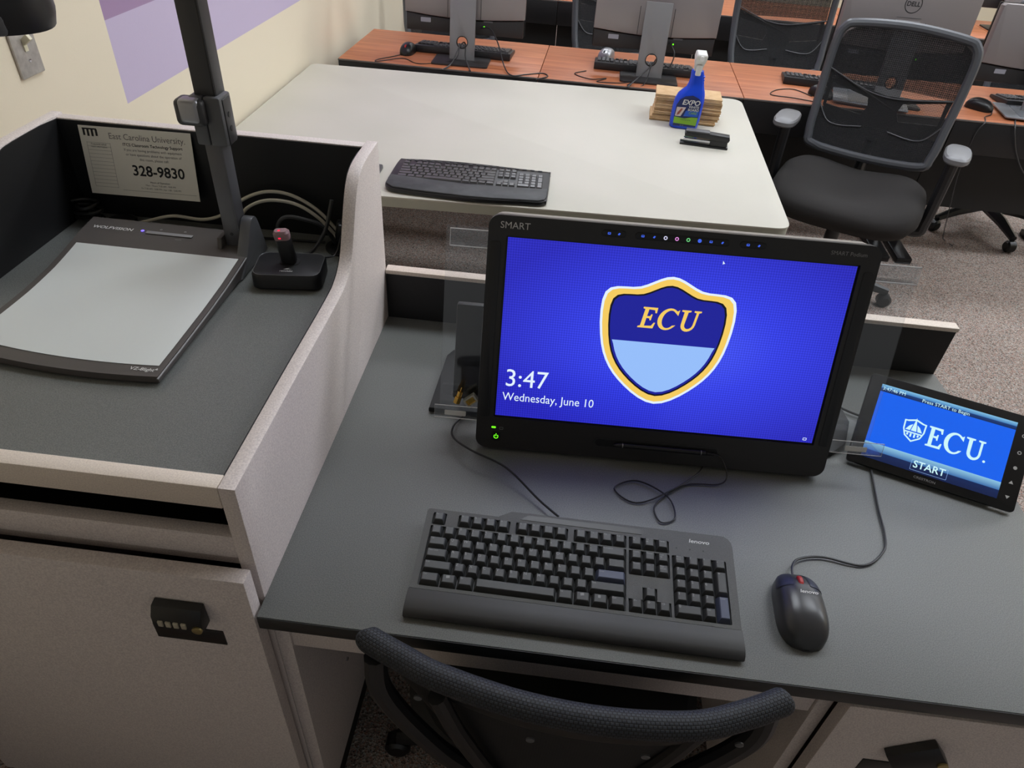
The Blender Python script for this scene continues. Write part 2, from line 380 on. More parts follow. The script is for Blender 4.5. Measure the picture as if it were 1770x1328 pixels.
# ------------------------------------------------------------------ the room
def room():
    b = MB(); b.box(-.9, 6.2, -3.2, 8.6, -T-.1, -T); struct(b.build('floor', carpet_m))
    b = MB(); b.box(-.88, -.78, -3.2, 8.6, -T, CEIL-T); struct(b.build('wall_left', wallm))
    cream = mat('cream_paint', (222, 210, 184), .6)
    b = MB(); b.box(-.78, 6.2, 8.5, 8.6, -T, CEIL-T); struct(b.build('wall_far', cream))
    b = MB(); b.box(6.1, 6.2, -3.2, 8.5, -T, CEIL-T); struct(b.build('wall_right', cream))
    b = MB(); b.box(-.78, -.768, -3.2, 8.5, -T, -T+.1, .003); struct(b.build('baseboard_left', mat('grey_base', (112, 122, 130), .5)))
    cm = mat('ceiling_tile', (226, 224, 216), .9, bump=.3, bscale=120)
    b = MB(); b.box(-.88, 6.2, -3.2, 8.6, CEIL-T, CEIL+.1-T); ce = struct(b.build('ceiling', cm))
    dm = mat('light_diffuser', (240, 240, 240), .5, emit=(240, 247, 255), es=LAMP); fm = mat('lamp_frame', (225, 225, 225), .5)
    where = [c+' of the '+q for q in ('row above the white table', 'row above the cherry desks', 'row towards the far wall') for c in ('wall-side panel', 'second panel from the left wall', 'third panel from the left wall', 'right-hand panel')]
    for (x, y), wv in zip(TROFFERS, where):
        t = thing('ceiling_light', 'white ceiling light, '+wv, 'ceiling light', (x, y, CEIL-T), 0, 'ceiling light panels')
        b = MB(); b.plate(rrect(1.24, .64, .01), -.03, 0, [rrect(1.18, .58, .01)]); b.build('frame', fm, t, False)
        b = MB(); b.box(-.59, .59, -.29, .29, -.02, -.012); b.build('diffuser', dm, t, False)
room()

def light_switch():
    t = thing('light_switch', 'steel light switch plate with ivory toggle on the cream wall', 'light switch', (-.78, .935, .36))
    M = Matrix(((0, 0, 1, -.78), (1, 0, 0, .935), (0, 1, 0, .425), (0, 0, 0, 1)))
    b = MB(); b.plate(rrect(.072, .118, .003), 0, .006, bev=.002); b.build('plate', steel, t, M=M)
    b = MB(); b.box(-.005, .005, -.012, .012, .004, .008); b.box(-.0045, .0045, -.006, .006, 0, .022, .001, M=Tr((0, .004, .004)) @ Rot(R(-35), 'X')); b.build('toggle', ivory, t, M=M)
    for y in (-.03, .03):
        b = MB(); b.lathe([(.0035, .005), (.0035, .0072), (.002, .0075)], 12, M=Tr((0, y, 0))); b.build('screw', chrome, t, M=M)
light_switch()

# ------------------------------------------------------------------ lectern cabinet
XL = -.592                     # inner face of the left side panel
DL = .075                      # the left panel stays high further forward
ZC = .184                     # lectern counter height
def side_profile(d=0):
    top = smooth_path([(.03, .214, 0), (.25-d*.8, .2165, 0), (.44-d, .217, 0), (.495-d, .224, 0), (.53-d, .245, 0), (.553-d, .28, 0), (.575-d, .318, 0), (.598-d, .348, 0), (.625-d, .364, 0), (.665-d, .37, 0), (.738, .371, 0)], 4)
    return [(p.x, p.y) for p in top]+[(.738, -.665), (.03, -.665)]
def lectern():
    t = thing('lectern_cabinet', 'tall taupe lectern cabinet with raised curved sides and dark counter', 'cabinet', (-.31, .38, -T))
    for x0, x1, d in ((-.022, 0, 0), (XL-.022, XL, DL)):
        b = MB(); b.plate(side_profile(d), x0, x1, plane='yz', bev=.0022); b.build('side_panel', taupe, t)
    for x0, x1, d in ((-.024, -.022, 0), (XL, XL+.002, DL)):
        inner = [(y, max(z-.002, ZC)) for y, z in side_profile(d)[:-2]]
        b = MB(); b.plate([(y+.022*(1 if y < .1 else .2), z) for y, z in inner if y < .69]+[(.716, .366), (.716, ZC), (.052, ZC)], x0, x1, plane='yz'); b.build('side_lining', black_lam, t)
    b = MB(); b.box(XL, -.022, .716, .738, -.665, .368, .0015); b.build('back_panel', taupe, t)
    b = MB(); b.box(XL+.002, -.024, .714, .716, ZC, .366); b.build('back_lining', black_lam, t)
    b = MB(); b.box(XL, -.022, .03, .052, .177, .214, .0015); b.build('front_rail', taupe_edge, t)
    b = MB(); b.box(XL, -.022, .052, .716, ZC-.025, ZC); b.build('counter', charcoal, t)
    b = MB(); b.box(XL, -.022, .034, .053, .076, .118, .001); b.build('shelf_front', taupe, t)
    b = MB(); b.box(XL, -.022, .053, .56, .076, .082); b.build('slot_floor', black_lam, t)
    for x in (XL, -.0225): b = MB(); b.box(x, x+.0005, .053, .56, .082, ZC-.025); b.build('slot_side', black_lam, t)
    b = MB(); b.box(XL, -.022, .042, .06, .052, .073, .001); b.build('cross_rail', taupe, t)
    b = MB(); b.box(XL, -.022, .56, .57, .06, ZC-.025); b.build('slot_back', black_lam, t)
    b = MB(); b.box(XL-.02, -.002, .06, .7, -.72, -.665); b.build('plinth', black_lam, t)
    d = MB().box(XL-.02, -.004, 0, .022, -.65, .072, .0012).build('door', taupe, t)
    lock(d, -.105, -.063, 0, True)
def lock(d, x, z, tilt, dials):
    b = MB(); b.box(x-.05, x+.05, -.0015, .002, z-.018, z+.016, .001); b.build('latch_plate', black, d)
    M = Tr((x+.004, 0, z+.058)) @ Rot(R(tilt), 'Y')
    body = [(-.001, .022), (-.012, .02), (-.02, .006), (-.0215, -.013), (-.014, -.018), (-.001, -.018)]
    b = MB(); b.plate(body, -.034, .034, plane='yz', bev=.0015, M=M); b.build('lock_body', black, d)
    if dials:
        for k in range(4):
            b = MB(); b.box(-.0035, .0035, -.023, -.018, -.0055, .0055, .001, M=M @ Tr((-.022+k*.0105, .0, -.005))); b.build('dial', mat('dial_ivory', (178, 170, 150), .4), d)
    b = MB(); b.lathe([(.007, 0), (.007, .003), (.005, .0035)], 16, M=M @ Tr((.027, -.0205, -.010)) @ Rot(R(90), 'X')); b.build('key_cylinder', mat('brass', (176, 160, 110), .35, metal=.8), d)
lectern()

# ------------------------------------------------------------------ worktop, privacy panel, pedestal
def desk():
    t = thing('instructor_desk', 'charcoal topped instructor desk with open kneehole', 'desk', (.45, .36, -T))
    b = MB(); b.plate([(0, 0), (1.16, 0), (1.155, .3), (1.15, .60), (1.14, .728), (0, .728)], -.026, 0, bev=.0012); b.build('desk_top', charcoal, t)
    b = MB(); b.box(.0005, 1.1595, -.0014, .0, -.0255, -.0013, .0004); b.build('front_edge', charcoal_edge, t)
    b = MB(); b.box(.022, .77, .034, .052, -.122, -.026, .001); b.build('apron', taupe, t)
    b = MB(); b.box(.0005, .022, .03, .70, -.665, -.026, .001); b.build('side_panel', taupe, t)
    b = MB(); b.box(.022, .77, .62, .638, -.665, -.026); b.build('modesty_panel', black_lam, t)
    b = MB(); b.box(.0025, .02, .06, .66, -.72, -.665); b.build('foot_rail', black_lam, t)
    b = MB(); b.lathe([(.004, 0), (.004, .003), (.002, .0036)], 12, M=Tr((.022, .2, -.45)) @ Rot(R(90), 'Y')); b.build('screw', chrome, t)
    p = thing('desk_privacy_panel', 'low black privacy panel with taupe top edge along the desk back', 'panel', (.57, .74, -.1))
    b = MB(); b.box(.001, 1.139, .729, .748, -.3, .104, .001); b.build('panel', black_lam, p)
    b = MB(); b.box(.001, 1.141, .727, .75, .104, .113, .0012); b.build('edge_band', taupe_edge, p)
    c = thing('pedestal_cabinet', 'taupe pedestal cabinet under the right end of the desk', 'cabinet', (.95, .36, -T))
    b = MB(); b.box(.771, .792, .03, .70, -.665, -.027, .001); b.box(1.108, 1.129, .03, .70, -.665, -.027, .001); b.box(.792, 1.108, .68, .70, -.665, -.027); b.box(.792, 1.108, .04, .68, -.665, -.645)
    b.build('body', taupe, c)
    b = MB(); b.box(.79, 1.11, .06, .66, -.72, -.665); b.build('plinth', black_lam, c)
    d = MB().box(.79, 1.127, 0, .022, -.65, -.035, .0012).build('door', taupe, c)
    lock(d, .905, -.185, -38, False)
desk()

# ------------------------------------------------------------------ keyboards
U = .01905
def layout():
    K = []
    def row(y, items, x=0, h=1):
        for it in items:
            if isinstance(it, tuple): s, wd = it
            else: s, wd = it, 1
            if s is not None: K.append((x, y, wd, h, s))
            x += wd
    row(0, [('Ctrl', 1.5), ('win', 1.25), ('Alt', 1.25), ('', 6), ('Alt', 1.25), ('win', 1.25), ('menu', 1.25), ('Ctrl', 1.25)])
    row(1, [('Shift', 2.25)]+list('ZXCVBNM')+['<\n,', '>\n.', '?\n/', ('Shift', 2.75)])
    row(2, [('Caps Lock', 1.75)]+list('ASDFGHJKL')+[':\n;', '"\n\'', ('Enter', 2.25)])
    row(3, [('Tab', 1.5)]+list('QWERTYUIOP')+['{\n[', '}\n]', ('|\n\\', 1.5)])
    row(4, ['~\n`', '!\n1', '@\n2', '#\n3', '$\n4', '%\n5', '^\n6', '&\n7', '*\n8', '(\n9', ')\n0', '_\n-', '+\n=', ('Backspace', 2)])
    fy = 5.18
    row(fy, ['Esc', None or (None, 1), 'F1', 'F2', 'F3', 'F4', (None, .5), 'F5', 'F6', 'F7', 'F8', (None, .5), 'F9', 'F10', 'F11', 'F12', (None, .25), 'Prt\nSc', 'Scr\nLk', 'Pause'])
    row(4, ['Insert', 'Home', 'Page\nUp'], 15.25); row(3, ['Delete', 'End', 'Page\nDown'], 15.25)
    row(1, ['↑'], 16.25); row(0, ['←', '↓', '→'], 15.25)
    row(4, ['Num\nLock', '/', '*', '-'], 18.5); row(3, ['7', '8', '9'], 18.5); row(2, ['4', '5', '6'], 18.5); row(1, ['1', '2', '3'], 18.5); row(0, [('0', 2), 'Del'], 18.5)
    K.append((21.5, 2, 1, 2, '+')); K.append((21.5, 0, 1, 2, 'Enter'))
    return K
WELLS = [(0, 0, 15, 5), (0, 5.18, 1, 6.18), (2, 5.18, 6, 6.18), (6.5, 5.18, 10.5, 6.18), (11, 5.18, 15, 6.18), (15.25, 5.18, 18.25, 6.18), (15.25, 3, 18.25, 5), (16.25, 1, 17.25, 2), (15.25, 0, 18.25, 1), (18.5, 0, 22.5, 5)]
def key_shape(wd, h, hh=.0088, top=.0058):
    b = MB(); X0, X1, Y0, Y1 = .0006, wd*U-.0006, .0006, h*U-.0006
    tx, ty0, ty1 = top/2, top*.62, top*.3
    hm = hh*.9
    rings = [[(X0, Y0, 0), (X1, Y0, 0), (X1, Y1, 0), (X0, Y1, 0)],
             [(X0+tx, Y0+ty0, hm), (X1-tx, Y0+ty0, hm), (X1-tx, Y1-ty1, hm), (X0+tx, Y1-ty1, hm)],
             [(X0+tx+.001, Y0+ty0+.001, hh), (X1-tx-.001, Y0+ty0+.001, hh), (X1-tx-.001, Y1-ty1-.001, hh), (X0+tx+.001, Y1-ty1-.001, hh)]]
    b.loft(rings); return b
def main_keyboard():
    t = thing('computer_keyboard', 'full-size black wired keyboard with palm rest on the charcoal desk', 'keyboard', (.2033, .0692, 0), -.0075)
    D = Tr((0, 0, .0128)) @ Rot(math.atan(.12), 'X')         # key deck
    h = .0042
    holes = []
    for x0, y0, x1, y1 in WELLS:
        if (x0, y0) in ((16.25, 1), (15.25, 0)): continue
        holes.append(rrect((x1-x0)*U+.0012, (y1-y0)*U+.0012, .0016, 3, (x0+x1)/2*U, (y0+y1)/2*U))
    g = .0006; a = [(15.25*U-g, -g), (18.25*U+g, -g), (18.25*U+g, U+g), (17.25*U+g, U+g), (17.25*U+g, 2*U+g), (16.25*U-g, 2*U+g), (16.25*U-g, U+g), (15.25*U-g, U+g)]
    holes.append(a)
    x0, x1, y1 = -.0105, 22.5*U+.0125, 6.18*U+.0065
    top = smooth_path([(x1-.001, y1-.0, 0)], 1)
    outer = [(x0, -.006), (x1, -.006), (x1, y1-.004)] + [(x1-.015+.015*math.cos(R(q)), y1-.003+.017*math.sin(R(q))) for q in (0, 25, 50, 75, 90)] + [(8.2*U, y1+.0125), (6.0*U, y1+.0115), (5.0*U, y1), (x0+.003, y1), (x0, y1-.003)]
    b = MB(); b.plate(outer, 0, h, holes, bev=0, M=D); case = b.build('case', kb_case, t, False)
    b = MB(); b.plate(outer, -.0005, .0003, M=D); b.build('key_bed', key_well, t, False)
    prof = [(-.006, .003), (-.006, .0125), (y1, .0126+y1*.12), (y1, .003)]
    b = MB(); b.plate([(y, z) for y, z in prof], x0+.002, x1-.002, plane='yz'); b.build('bottom_shell', black, t, False)
    pr = [(-.006, .003), (-.0445, .003), (-.0455, .007), (-.043, .0125), (-.036, .0165), (-.02, .0178), (-.0075, .0172)]
    b = MB(); b.plate(pr, x0-.001, x1+.001, plane='yz', bev=.0008); b.build('palm_rest', rub, t, False)
    b = MB(); b.plate([(6.75*U, y1-.0005), (16.2*U, y1-.0005), (16.2*U, y1+.0085), (7.35*U, y1+.0085)], h-.0002, h+.0006, M=D); b.build('groove', mat('groove_grey', (74, 74, 73), .4), t, False)
    text('logo', 'lenovo', .0088, print_w, t, D @ Tr((20.6*U, y1-.001, h+.0003)), False, bold=.018, shear=.15, sx=1.25)
    for k in range(3):
        b = MB(); b.lathe([(.0011, h), (.0011, h+.0003)], 10, M=D @ Tr(((18.85+k*1.02)*U, y1-.0155, 0))); b.build('indicator', black, t, False)
    cache = {}; tcache = {}
    for x, y, wd, hh, s in layout():
        blue = s == 'Enter'
        kk = (wd, hh, blue)
        if kk not in cache: cache[kk] = key_shape(wd, hh, .0088+.0015).mesh('key', key_blue if blue else key_m, smooth=False)
        k = link_mesh('key', cache[kk], None, t, D @ Tr((x*U, y*U, .0006)))
        if not s: continue
        if s not in tcache:
            big = len(s) == 1
            if s == 'win': me = MB().plate([(0, 0), (.005, .0008), (.0044, .0048), (-.0006, .004)], 0, .0001).mesh('legend', print_g)
            elif s == 'menu': me = MB().plate([(0, 0), (.0036, 0), (.0036, .0042), (0, .0042)], 0, .0001).mesh('legend', print_g)
            else:
                me = text_mesh(s, .0062 if big else (.0042 if '\n' in s and len(s) < 4 else .0034), align='LEFT', bold=.006); me.materials.append(print_g)
            tcache[s] = me
        ym = hh*U-.0052
        link_mesh('legend', tcache[s], None, k, Tr((.0044 if s not in ('win', 'menu') else wd*U/2-.003, ym-(.0032 if s in ('win', 'menu') else .0), .01036)) if '\n' not in s else Tr((.0042, ym-.0014, .01036)))
main_keyboard()

def small_keys(b, M, y0=0, seg=None):
    for x, y, wd, hh, s in layout():
        kb = key_shape(wd, hh, .006, .0042); b._add(kb.bm, M @ Tr((x*U, y*U, 0)))
def table_keyboard():
    t = thing('ergonomic_keyboard', 'black curved wireless keyboard with wide wrist rest on the white table edge', 'keyboard', (.065, 1.5, -.02), R(1.2))
    pts = [(-.235, .085), (-.24, -.06), (-.237, -.10), (-.215, -.122), (-.15, -.131), (-.08, -.137), (0, -.142), (.08, -.141), (.16, -.134), (.205, -.132), (.224, -.122), (.23, -.10), (.232, .075), (.228, .09), (.19, .094), (0, .108), (-.12, .108), (-.215, .098)]
    ol = [(p.x, p.y) for p in smooth_path([(x, y, 0) for x, y in pts], 4, True)]
    b = MB(); b.plate(ol, .003, .016, bev=.003); b.build('case', black, t, False)
    r1 = [(-.236, -.035), (-.238, -.06), (-.235, -.10), (-.213, -.12), (-.15, -.129), (-.08, -.135), (0, -.14), (.08, -.139), (.16, -.132), (.203, -.13), (.222, -.12), (.228, -.10), (.229, -.045), (.1, -.055), (0, -.06), (-.12, -.048)]
    b = MB(); b.plate(r1, .014, .021, bev=.004); b.build('wrist_rest', mat('worn_rest', (52, 53, 54), .55, c2=(66, 67, 68), cscale=30), t, False)
    b = MB(); small_keys(b, Tr((-.216, -.045, .0155))); k = b.build('keys', mat('glossy_keys', (74, 72, 72), .22), t, False, smooth=False); k['kind'] = 'stuff'
    for i in range(18):
        b = MB(); b.plate(rrect(.013, .004, .0018, 3), .0155, .018, M=Tr((-.205+i*.0238, .087+.004*math.sin(i/17*math.pi), 0))); b.build('media_key', mgrey, t, False)
    t2 = thing('thin_keyboard', 'end of a thin black keyboard peeking out behind the lectern side', 'keyboard', (-.43, 1.46, -.02), R(2))
    b = MB(); b.plate(rrect(.44, .15, .008), .002, .012, bev=.002); b.build('case', dgrey, t2, False)
    b = MB(); small_keys(b, Tr((-.2145, -.058, .0118)) @ Matrix.Diagonal((1, 1, .5, 1))); k = b.build('keys', black, t2, False, smooth=False); k['kind'] = 'stuff'

# ------------------------------------------------------------------ mouse
def mouse_surf(v, s, L, W, H, off=0):
    """v: 0 back .. 1 front, s: -1..1 across."""
    y = (v-.5)*L
    wv = W/2*(1-abs(2*v-1)**3.2)**.42*(1-.10*math.sin(math.pi*v)*(v-.2)) if 0 < v < 1 else 0
    a = s*math.pi/2
    q = abs((v-.44)/(.4405 if v < .44 else .5605)); hz = H*max(0, 1-q**2.5)**.55
    return (wv*math.copysign(abs(math.sin(a))**.8, a)*(1+off/W*2), y, max(0, hz)*abs(math.cos(a))**.62+off)
def mouse_patch(v0, v1, s0, s1, L, W, H, off=0, nv=14, ns=14):
    return [[mouse_surf(v0+(v1-v0)*i/nv, s0+(s1-s0)*j/ns, L, W, H, off) for j in range(ns+1)] for i in range(nv+1)]
def make_mouse(name, label, loc, rz, L=.118, W=.068, H=.036, bm=None, wheel=True, logo=True, wm=None, parts=True):
    t = thing(name, label, 'mouse', loc, rz); bm = bm or mat('mouse_shell', (58, 58, 60), .3)
    b = MB(); rings = mouse_patch(.0008, .9992, -1, 1, L, W, H, 0, 28, 24)
    b.loft(rings, cap=False, closed=False, M=Tr((0, 0, .003)))
    base = [(p[0], p[1]) for p in [r[0] for r in rings]]+[(p[0], p[1]) for p in [r[-1] for r in rings][::-1]]
    b.plate(base, .0005, .0035); b.build('body', bm, t, False, ang=50)
    if parts:
        for s0, s1 in ((-.8, -.17), (.17, .8)):
            b = MB(); b.loft(mouse_patch(.68, .985, s0, s1, L, W, H, .0007), cap=False, closed=False, M=Tr((0, 0, .003))); b.build('button', mat('mouse_button', (48, 50, 62), .38), t, False)
    if wheel:
        z = mouse_surf(.755, 0, L, W, H)[2]
        b = MB(); b.lathe([(.0, -.0035), (.007, -.0035), (.0085, -.002), (.0085, .002), (.007, .0035), (0, .0035)], 20, M=Tr((0, .255*L, z-.0026)) @ Rot(R(90), 'Y') @ Matrix.Diagonal((1, 1.35, 1, 1))); b.build('wheel', wm or red, t, False)
    if logo:
        z = mouse_surf(.6, 0, L, W, H)[2]
        text('logo', 'lenovo', .0075, print_w, t, Tr((.006, .085*L, z+.0036)), False, bold=.02, shear=.15, sx=1.2)
    return t
make_mouse('computer_mouse', 'black wired mouse with red scroll wheel beside the full-size keyboard', (.733, .108, 0), R(-1))
def cable(name, label, pts, r, m, n=8, closed=False, group=None):
    b = MB(); b.tube(smooth_path(pts, n, closed), r, 8, closed)
    return tag(b.build(name, m), label, 'cable', group)
cable('mouse_cable', 'thin black mouse cable curving across the desk to the touch panel', [(.733, .160, .014), (.737, .18, .012), (.752, .2, .006), (.79, .211, .004), (.85, .205, .003), (.889, .237, .003), (.902, .273, .003), (.908, .328, .003), (.921, .41, .003), (.93, .47, .003)], .0018, cable_g)
cable('keyboard_cable', 'thin black keyboard cable curving out from under the monitor', [(.39, .222, .012), (.357, .252, .012), (.30, .30, .025), (.24, .325, .03), (.205, .355, .025), (.197, .39, .015), (.205, .43, .004), (.24, .50, .003)], .0018, cable_k)

# ------------------------------------------------------------------ interactive pen display
FM = Tr((.53254, .43430, .20492)) @ Rot(.03264, 'Z') @ Rot(1.27124, 'X') @ Matrix.Diagonal((.994, .994, .994, 1))       # screen plane, z out of the screen
ECU = None
def serif_ecu(h):
    """Serif capitals E, C, U drawn as outlines; origin at the left baseline."""
    s = h; out = []
    out.append([(0, 0), (0, .07), (.1, .1), (.1, .9), (0, .93), (0, 1), (.66, 1), (.68, .74), (.61, .74), (.56, .88), (.28, .9), (.28, .57), (.42, .58), (.45, .67), (.51, .67), (.51, .38), (.45, .38), (.42, .47), (.28, .48), (.28, .1), (.6, .12), (.68, .28), (.75, .28), (.71, 0)])
    cx, cy = 1.28, .5; o = []
    for a in range(38, 325, 14): o.append((cx+.47*math.cos(R(a)), cy+.53*math.sin(R(a))))
    i = []
    for a in range(318, 40, -14): i.append((cx+.04+.31*math.cos(R(a)), cy+.43*math.sin(R(a))))
    out.append([(cx+.42, .99), (cx+.44, .66), (cx+.38, .66)][:0]+[(cx+.40, .70), (cx+.40, .98), (cx+.33, .92)]+o[1:]+[(cx+.42, .24)]+i)
    ux = 1.78
    u = [(ux, 1), (ux+.42, 1), (ux+.42, .93), (ux+.31, .9), (ux+.31, .36)]
    for a in range(180, 361, 20): u.append((ux+.5+.19*math.cos(R(a)), .33+.22*math.sin(R(a))))
    u += [(ux+.69, .9), (ux+.57, .93), (ux+.57, 1), (ux+.90, 1), (ux+.90, .93), (ux+.80, .9), (ux+.80, .33)]
    for a in range(0, -181, -20): u.append((ux+.475+.325*math.cos(R(a)), .32+.34*math.sin(R(a))))
    u += [(ux+.13, .9), (ux, .93)]
    out.append(u)
    return [[(x*s, y*s) for x, y in p] for p in out]
def flat(b, poly, h0, h1):
    t = bmesh.new(); vs_ = [t.verts.new((x, y, h1)) for x, y in poly]
    es = [t.edges.new((vs_[i], vs_[(i+1) % len(vs_)])) for i in range(len(vs_))]
    bmesh.ops.triangle_fill(t, use_beauty=True, edges=es)
    bmesh.ops.recalc_face_normals(t, faces=t.faces[:]); b._add(t); return b
def pen_display():
    t = thing('pen_display', 'large black interactive pen display showing a blue lock screen', 'monitor', (.54, .5, 0))
    rim = rrect(.592, .392, .018, 6, 0, -.0135)
    bz = MB(); bz.plate(rim, -.012, .0025, [rrect(.5365, .3045, .001, 1)], M=FM); bz.build('bezel', bezelm, t)
    b = MB(); b.plate(rrect(.588, .366, .02, 6, 0, -.001), -.04, -.012, M=FM, bev=.004); b.build('back_shell', mat('pale_shell', (150, 144, 136), .45), t)
    b = MB(); b.quad([(-.2683, -.1523, 0), (.2683, -.1523, 0), (.2683, .1523, 0), (-.2683, .1523, 0)], FM @ Tr((0, 0, -.0016))); b.build('glass_edge', black, t)
    b = MB(); b.quad([(-.2655, -.1495, 0), (.2655, -.1495, 0), (.2655, .1495, 0), (-.2655, .1495, 0)], FM @ Tr((0, 0, -.0008))); sc = b.build('screen', screen_mat(), t)
    S = FM @ Tr((0, 0, -.0004))
    text('time', '3:47', .043, scr_w, sc, S @ Tr((-.2545, -.082, 0)), align='LEFT', sx=.98)
    text('date', 'Wednesday, June 10', .0205, scr_w, sc, S @ Tr((-.256, -.1145, 0)), align='LEFT', sx=.90)
    # plain badge in the picture's colours with its lettering
    def shield(k, dy=0): return [(x*k, y*k+dy) for x, y in [(p.x, p.y) for p in smooth_path([(-.095, .07, 0), (-.045, .082, 0), (0, .1, 0), (.045, .082, 0), (.095, .07, 0), (.092, -.01, 0), (.06, -.065, 0), (0, -.1, 0), (-.06, -.065, 0), (-.092, -.01, 0)], 5, True)]]
    C = FM @ Tr((-.006, .003, 0))
    for nm, k, m, z in (('badge_outline', 1.07, scr_w, -.0007), ('badge_border', 1.03, scr_gold, -.0006), ('badge_line', .93, scr_blk, -.0005), ('badge_field', .90, scr_navy, -.0004)):
        b = MB(); flat(b, shield(k), 0, z); b.build(nm, m, sc, M=C)
    b = MB(); flat(b, [(p[0]*.86, min(p[1]*.86, -.002)) for p in shield(1) if p[1] < .03], 0, -.0003); b.build('badge_base', scr_pale, sc, M=C)
    b = MB()
    for p in serif_ecu(.034): flat(b, [(x+y*.18-.045, y+.022) for x, y in p], 0, -.0002)
    b.build('badge_lettering', scr_gold, sc, M=C)
    b = MB(); flat(b, [(0, 0), (0, -.006), (.0016, -.0046), (.0036, -.0044)], 0, -.0003); b.build('pointer', scr_w, sc, M=FM @ Tr((.064, .141, 0)))
    b = MB(); b.plate(rrect(.006, .0045, .0008, 2), -.0006, -.0003, [rrect(.0045, .003, .0005, 2)], M=FM @ Tr((.252, -.143, 0))); b.build('network_icon', scr_w, sc)
    # button strip
    B = FM @ Tr((0, .1685, 0))
    for cx, wd, icons in ((-.106, .037, 'bb'), (-.003, .142, 'bbwpgdbb'), (.1035, .04, 'bb')):
        b = MB(); b.plate(rrect(wd, .0105, .0052, 5, cx, 0), .002, .0034, M=B, bev=.0005); pill = b.build('button_strip', black, t)
        n = len(icons)
        for i, ch in enumerate(icons):
            x = cx+(i-(n-1)/2)*(wd-.008)/n*1.02; b = MB()
            if ch in 'wpg': b.plate(circ(.0029, 16, x, 0), .0034, .0037, [circ(.0016, 12, x, 0)], M=B)
            elif ch == 'd': b.plate(circ(.0029, 16, x, 0), .0034, .0037, M=B)
            elif i % 2: b.plate([(x-.002, -.001), (x+.0004, -.002), (x+.0022, .001), (x, .0018)], .0034, .0037, M=B)
            else: b.plate(rrect(.0046, .0034, .0006, 2, x, 0), .0034, .0037, [rrect(.003, .0012, .0003, 2, x, .0003)], M=B)
            b.build('icon', {'w': ic_w, 'p': ic_p, 'g': ic_g}.get(ch, ic_b), pill)
    text('brand_print', 'SMART', .0145, print_w, t, FM @ Tr((-.2555, .1675, .0028)), sx=1.02)
    text('model_print', 'SMART Podium', .0085, print_g, t, FM @ Tr((.247, .1675, .0028)))
    b = MB(); b.plate(rrect(.0075, .0032, .0014, 3, -.2665, -.171), .0025, .003, M=FM); b.build('status_led', led_g, t)
    b = MB(); b.plate(rrect(.006, .0045, .0008, 2, -.2535, -.172), .0025, .0028, [rrect(.005, .0034, .0006, 2, -.2535, -.172)], M=FM); b.build('display_icon', print_g, t)
    b = MB(); b.plate(rrect(.015, .017, .002, 3, -.2615, -.187), .0025, .0034, M=FM); pb = b.build('power_button', black, t)
    b = MB(); arc = [(-.2615+.0034*math.cos(R(a)), -.1875+.0034*math.sin(R(a)), .0036) for a in range(125, 416, 15)]; b.tube(arc, .0007, 6, M=FM); b.tube([(-.2615, -.1868, .0036), (-.2615, -.182, .0036)], .0007, 6, M=FM); b.build('power_icon', led_g, pb)
    for s in (-1, 1):
        b = MB(); b.plate(rrect(.016, .295, .004, 4, s*.2835, -.005), .0025, .0034, M=FM, bev=.0004); b.build('side_strip', black_satin, t)
    b = MB(); b.plate(rrect(.212, .018, .008, 6, .010, -.1815), .002, .0032, [rrect(.206, .013, .006, 6, .010, -.1815)], M=FM); b.build('pen_tray_rim', mat('tray_rim', (44, 43, 43), .35), t)
    b = MB(); b.plate(rrect(.206, .013, .006, 6, .010, -.1815), .002, .0027, M=FM); b.build('pen_tray', key_well, t)
    b = MB(); b.plate([(.145, .44), (.205, .44), (.86, .44), (.89, .47), (.912, .53), (.905, .59), (.87, .625), (.16, .62), (.15, .60)], 0, .012, bev=.003); b.build('stand_base', mat('stand_black', (18, 18, 19), .6), t)
    b = MB(); b.box(-.345, -.298, -.15, .022, -.075, -.056, .003, M=FM); b.build('cable_cover', black_lam, t)
    b = MB(); b.box(-.3005, -.2985, -.14, .018, -.056, -.0545, M=FM); b.build('cover_edge', silver, t)
    b = MB(); b.plate([(.50, .01), (.62, .01), (.60, .06), (.545, .22), (.515, .22)], .30, .78, plane='yz', bev=.004); b.build('stand_body', black_satin, t)
    # stylus resting in the tray
    p = thing('stylus', 'slim black stylus lying in the monitor front tray', 'stylus', (.55, .38, .02))
    A = FM @ Tr((0, -.1815, .0072))
    b = MB(); b.tube([(-.052, 0, 0), (.07, 0, 0), (.092, 0, 0)], .0042, 12, M=A); b.build('barrel', black, p)
    b = MB(); b.tube([(-.062, 0, 0), (-.059, 0, 0), (-.052, 0, 0)], lambda q: .001+.0032*q, 10, M=A); b.build('tip', black_satin, p)
    for x in (-.048, .084):
        b = MB(); b.tube([(x, 0, 0), (x+.0012, 0, 0)], .0044, 12, M=A); b.build('ring', silver, p)
    q = A @ Vector((.094, 0, 0))
    cable('stylus_tether', 'thin looping black tether cord of the stylus on the desk', [tuple(q), (.652, .375, .03), (.664, .352, .012), (.650, .338, .004), (.60, .331, .003), (.561, .30, .003), (.541, .272, .003), (.550, .243, .003), (.573, .256, .003), (.563, .297, .005), (.515, .325, .004), (.478, .303, .003), (.513, .277, .003), (.571, .311, .006), (.62, .36, .006), (.64, .41, .004)], .0013, cable_k)
pen_display()

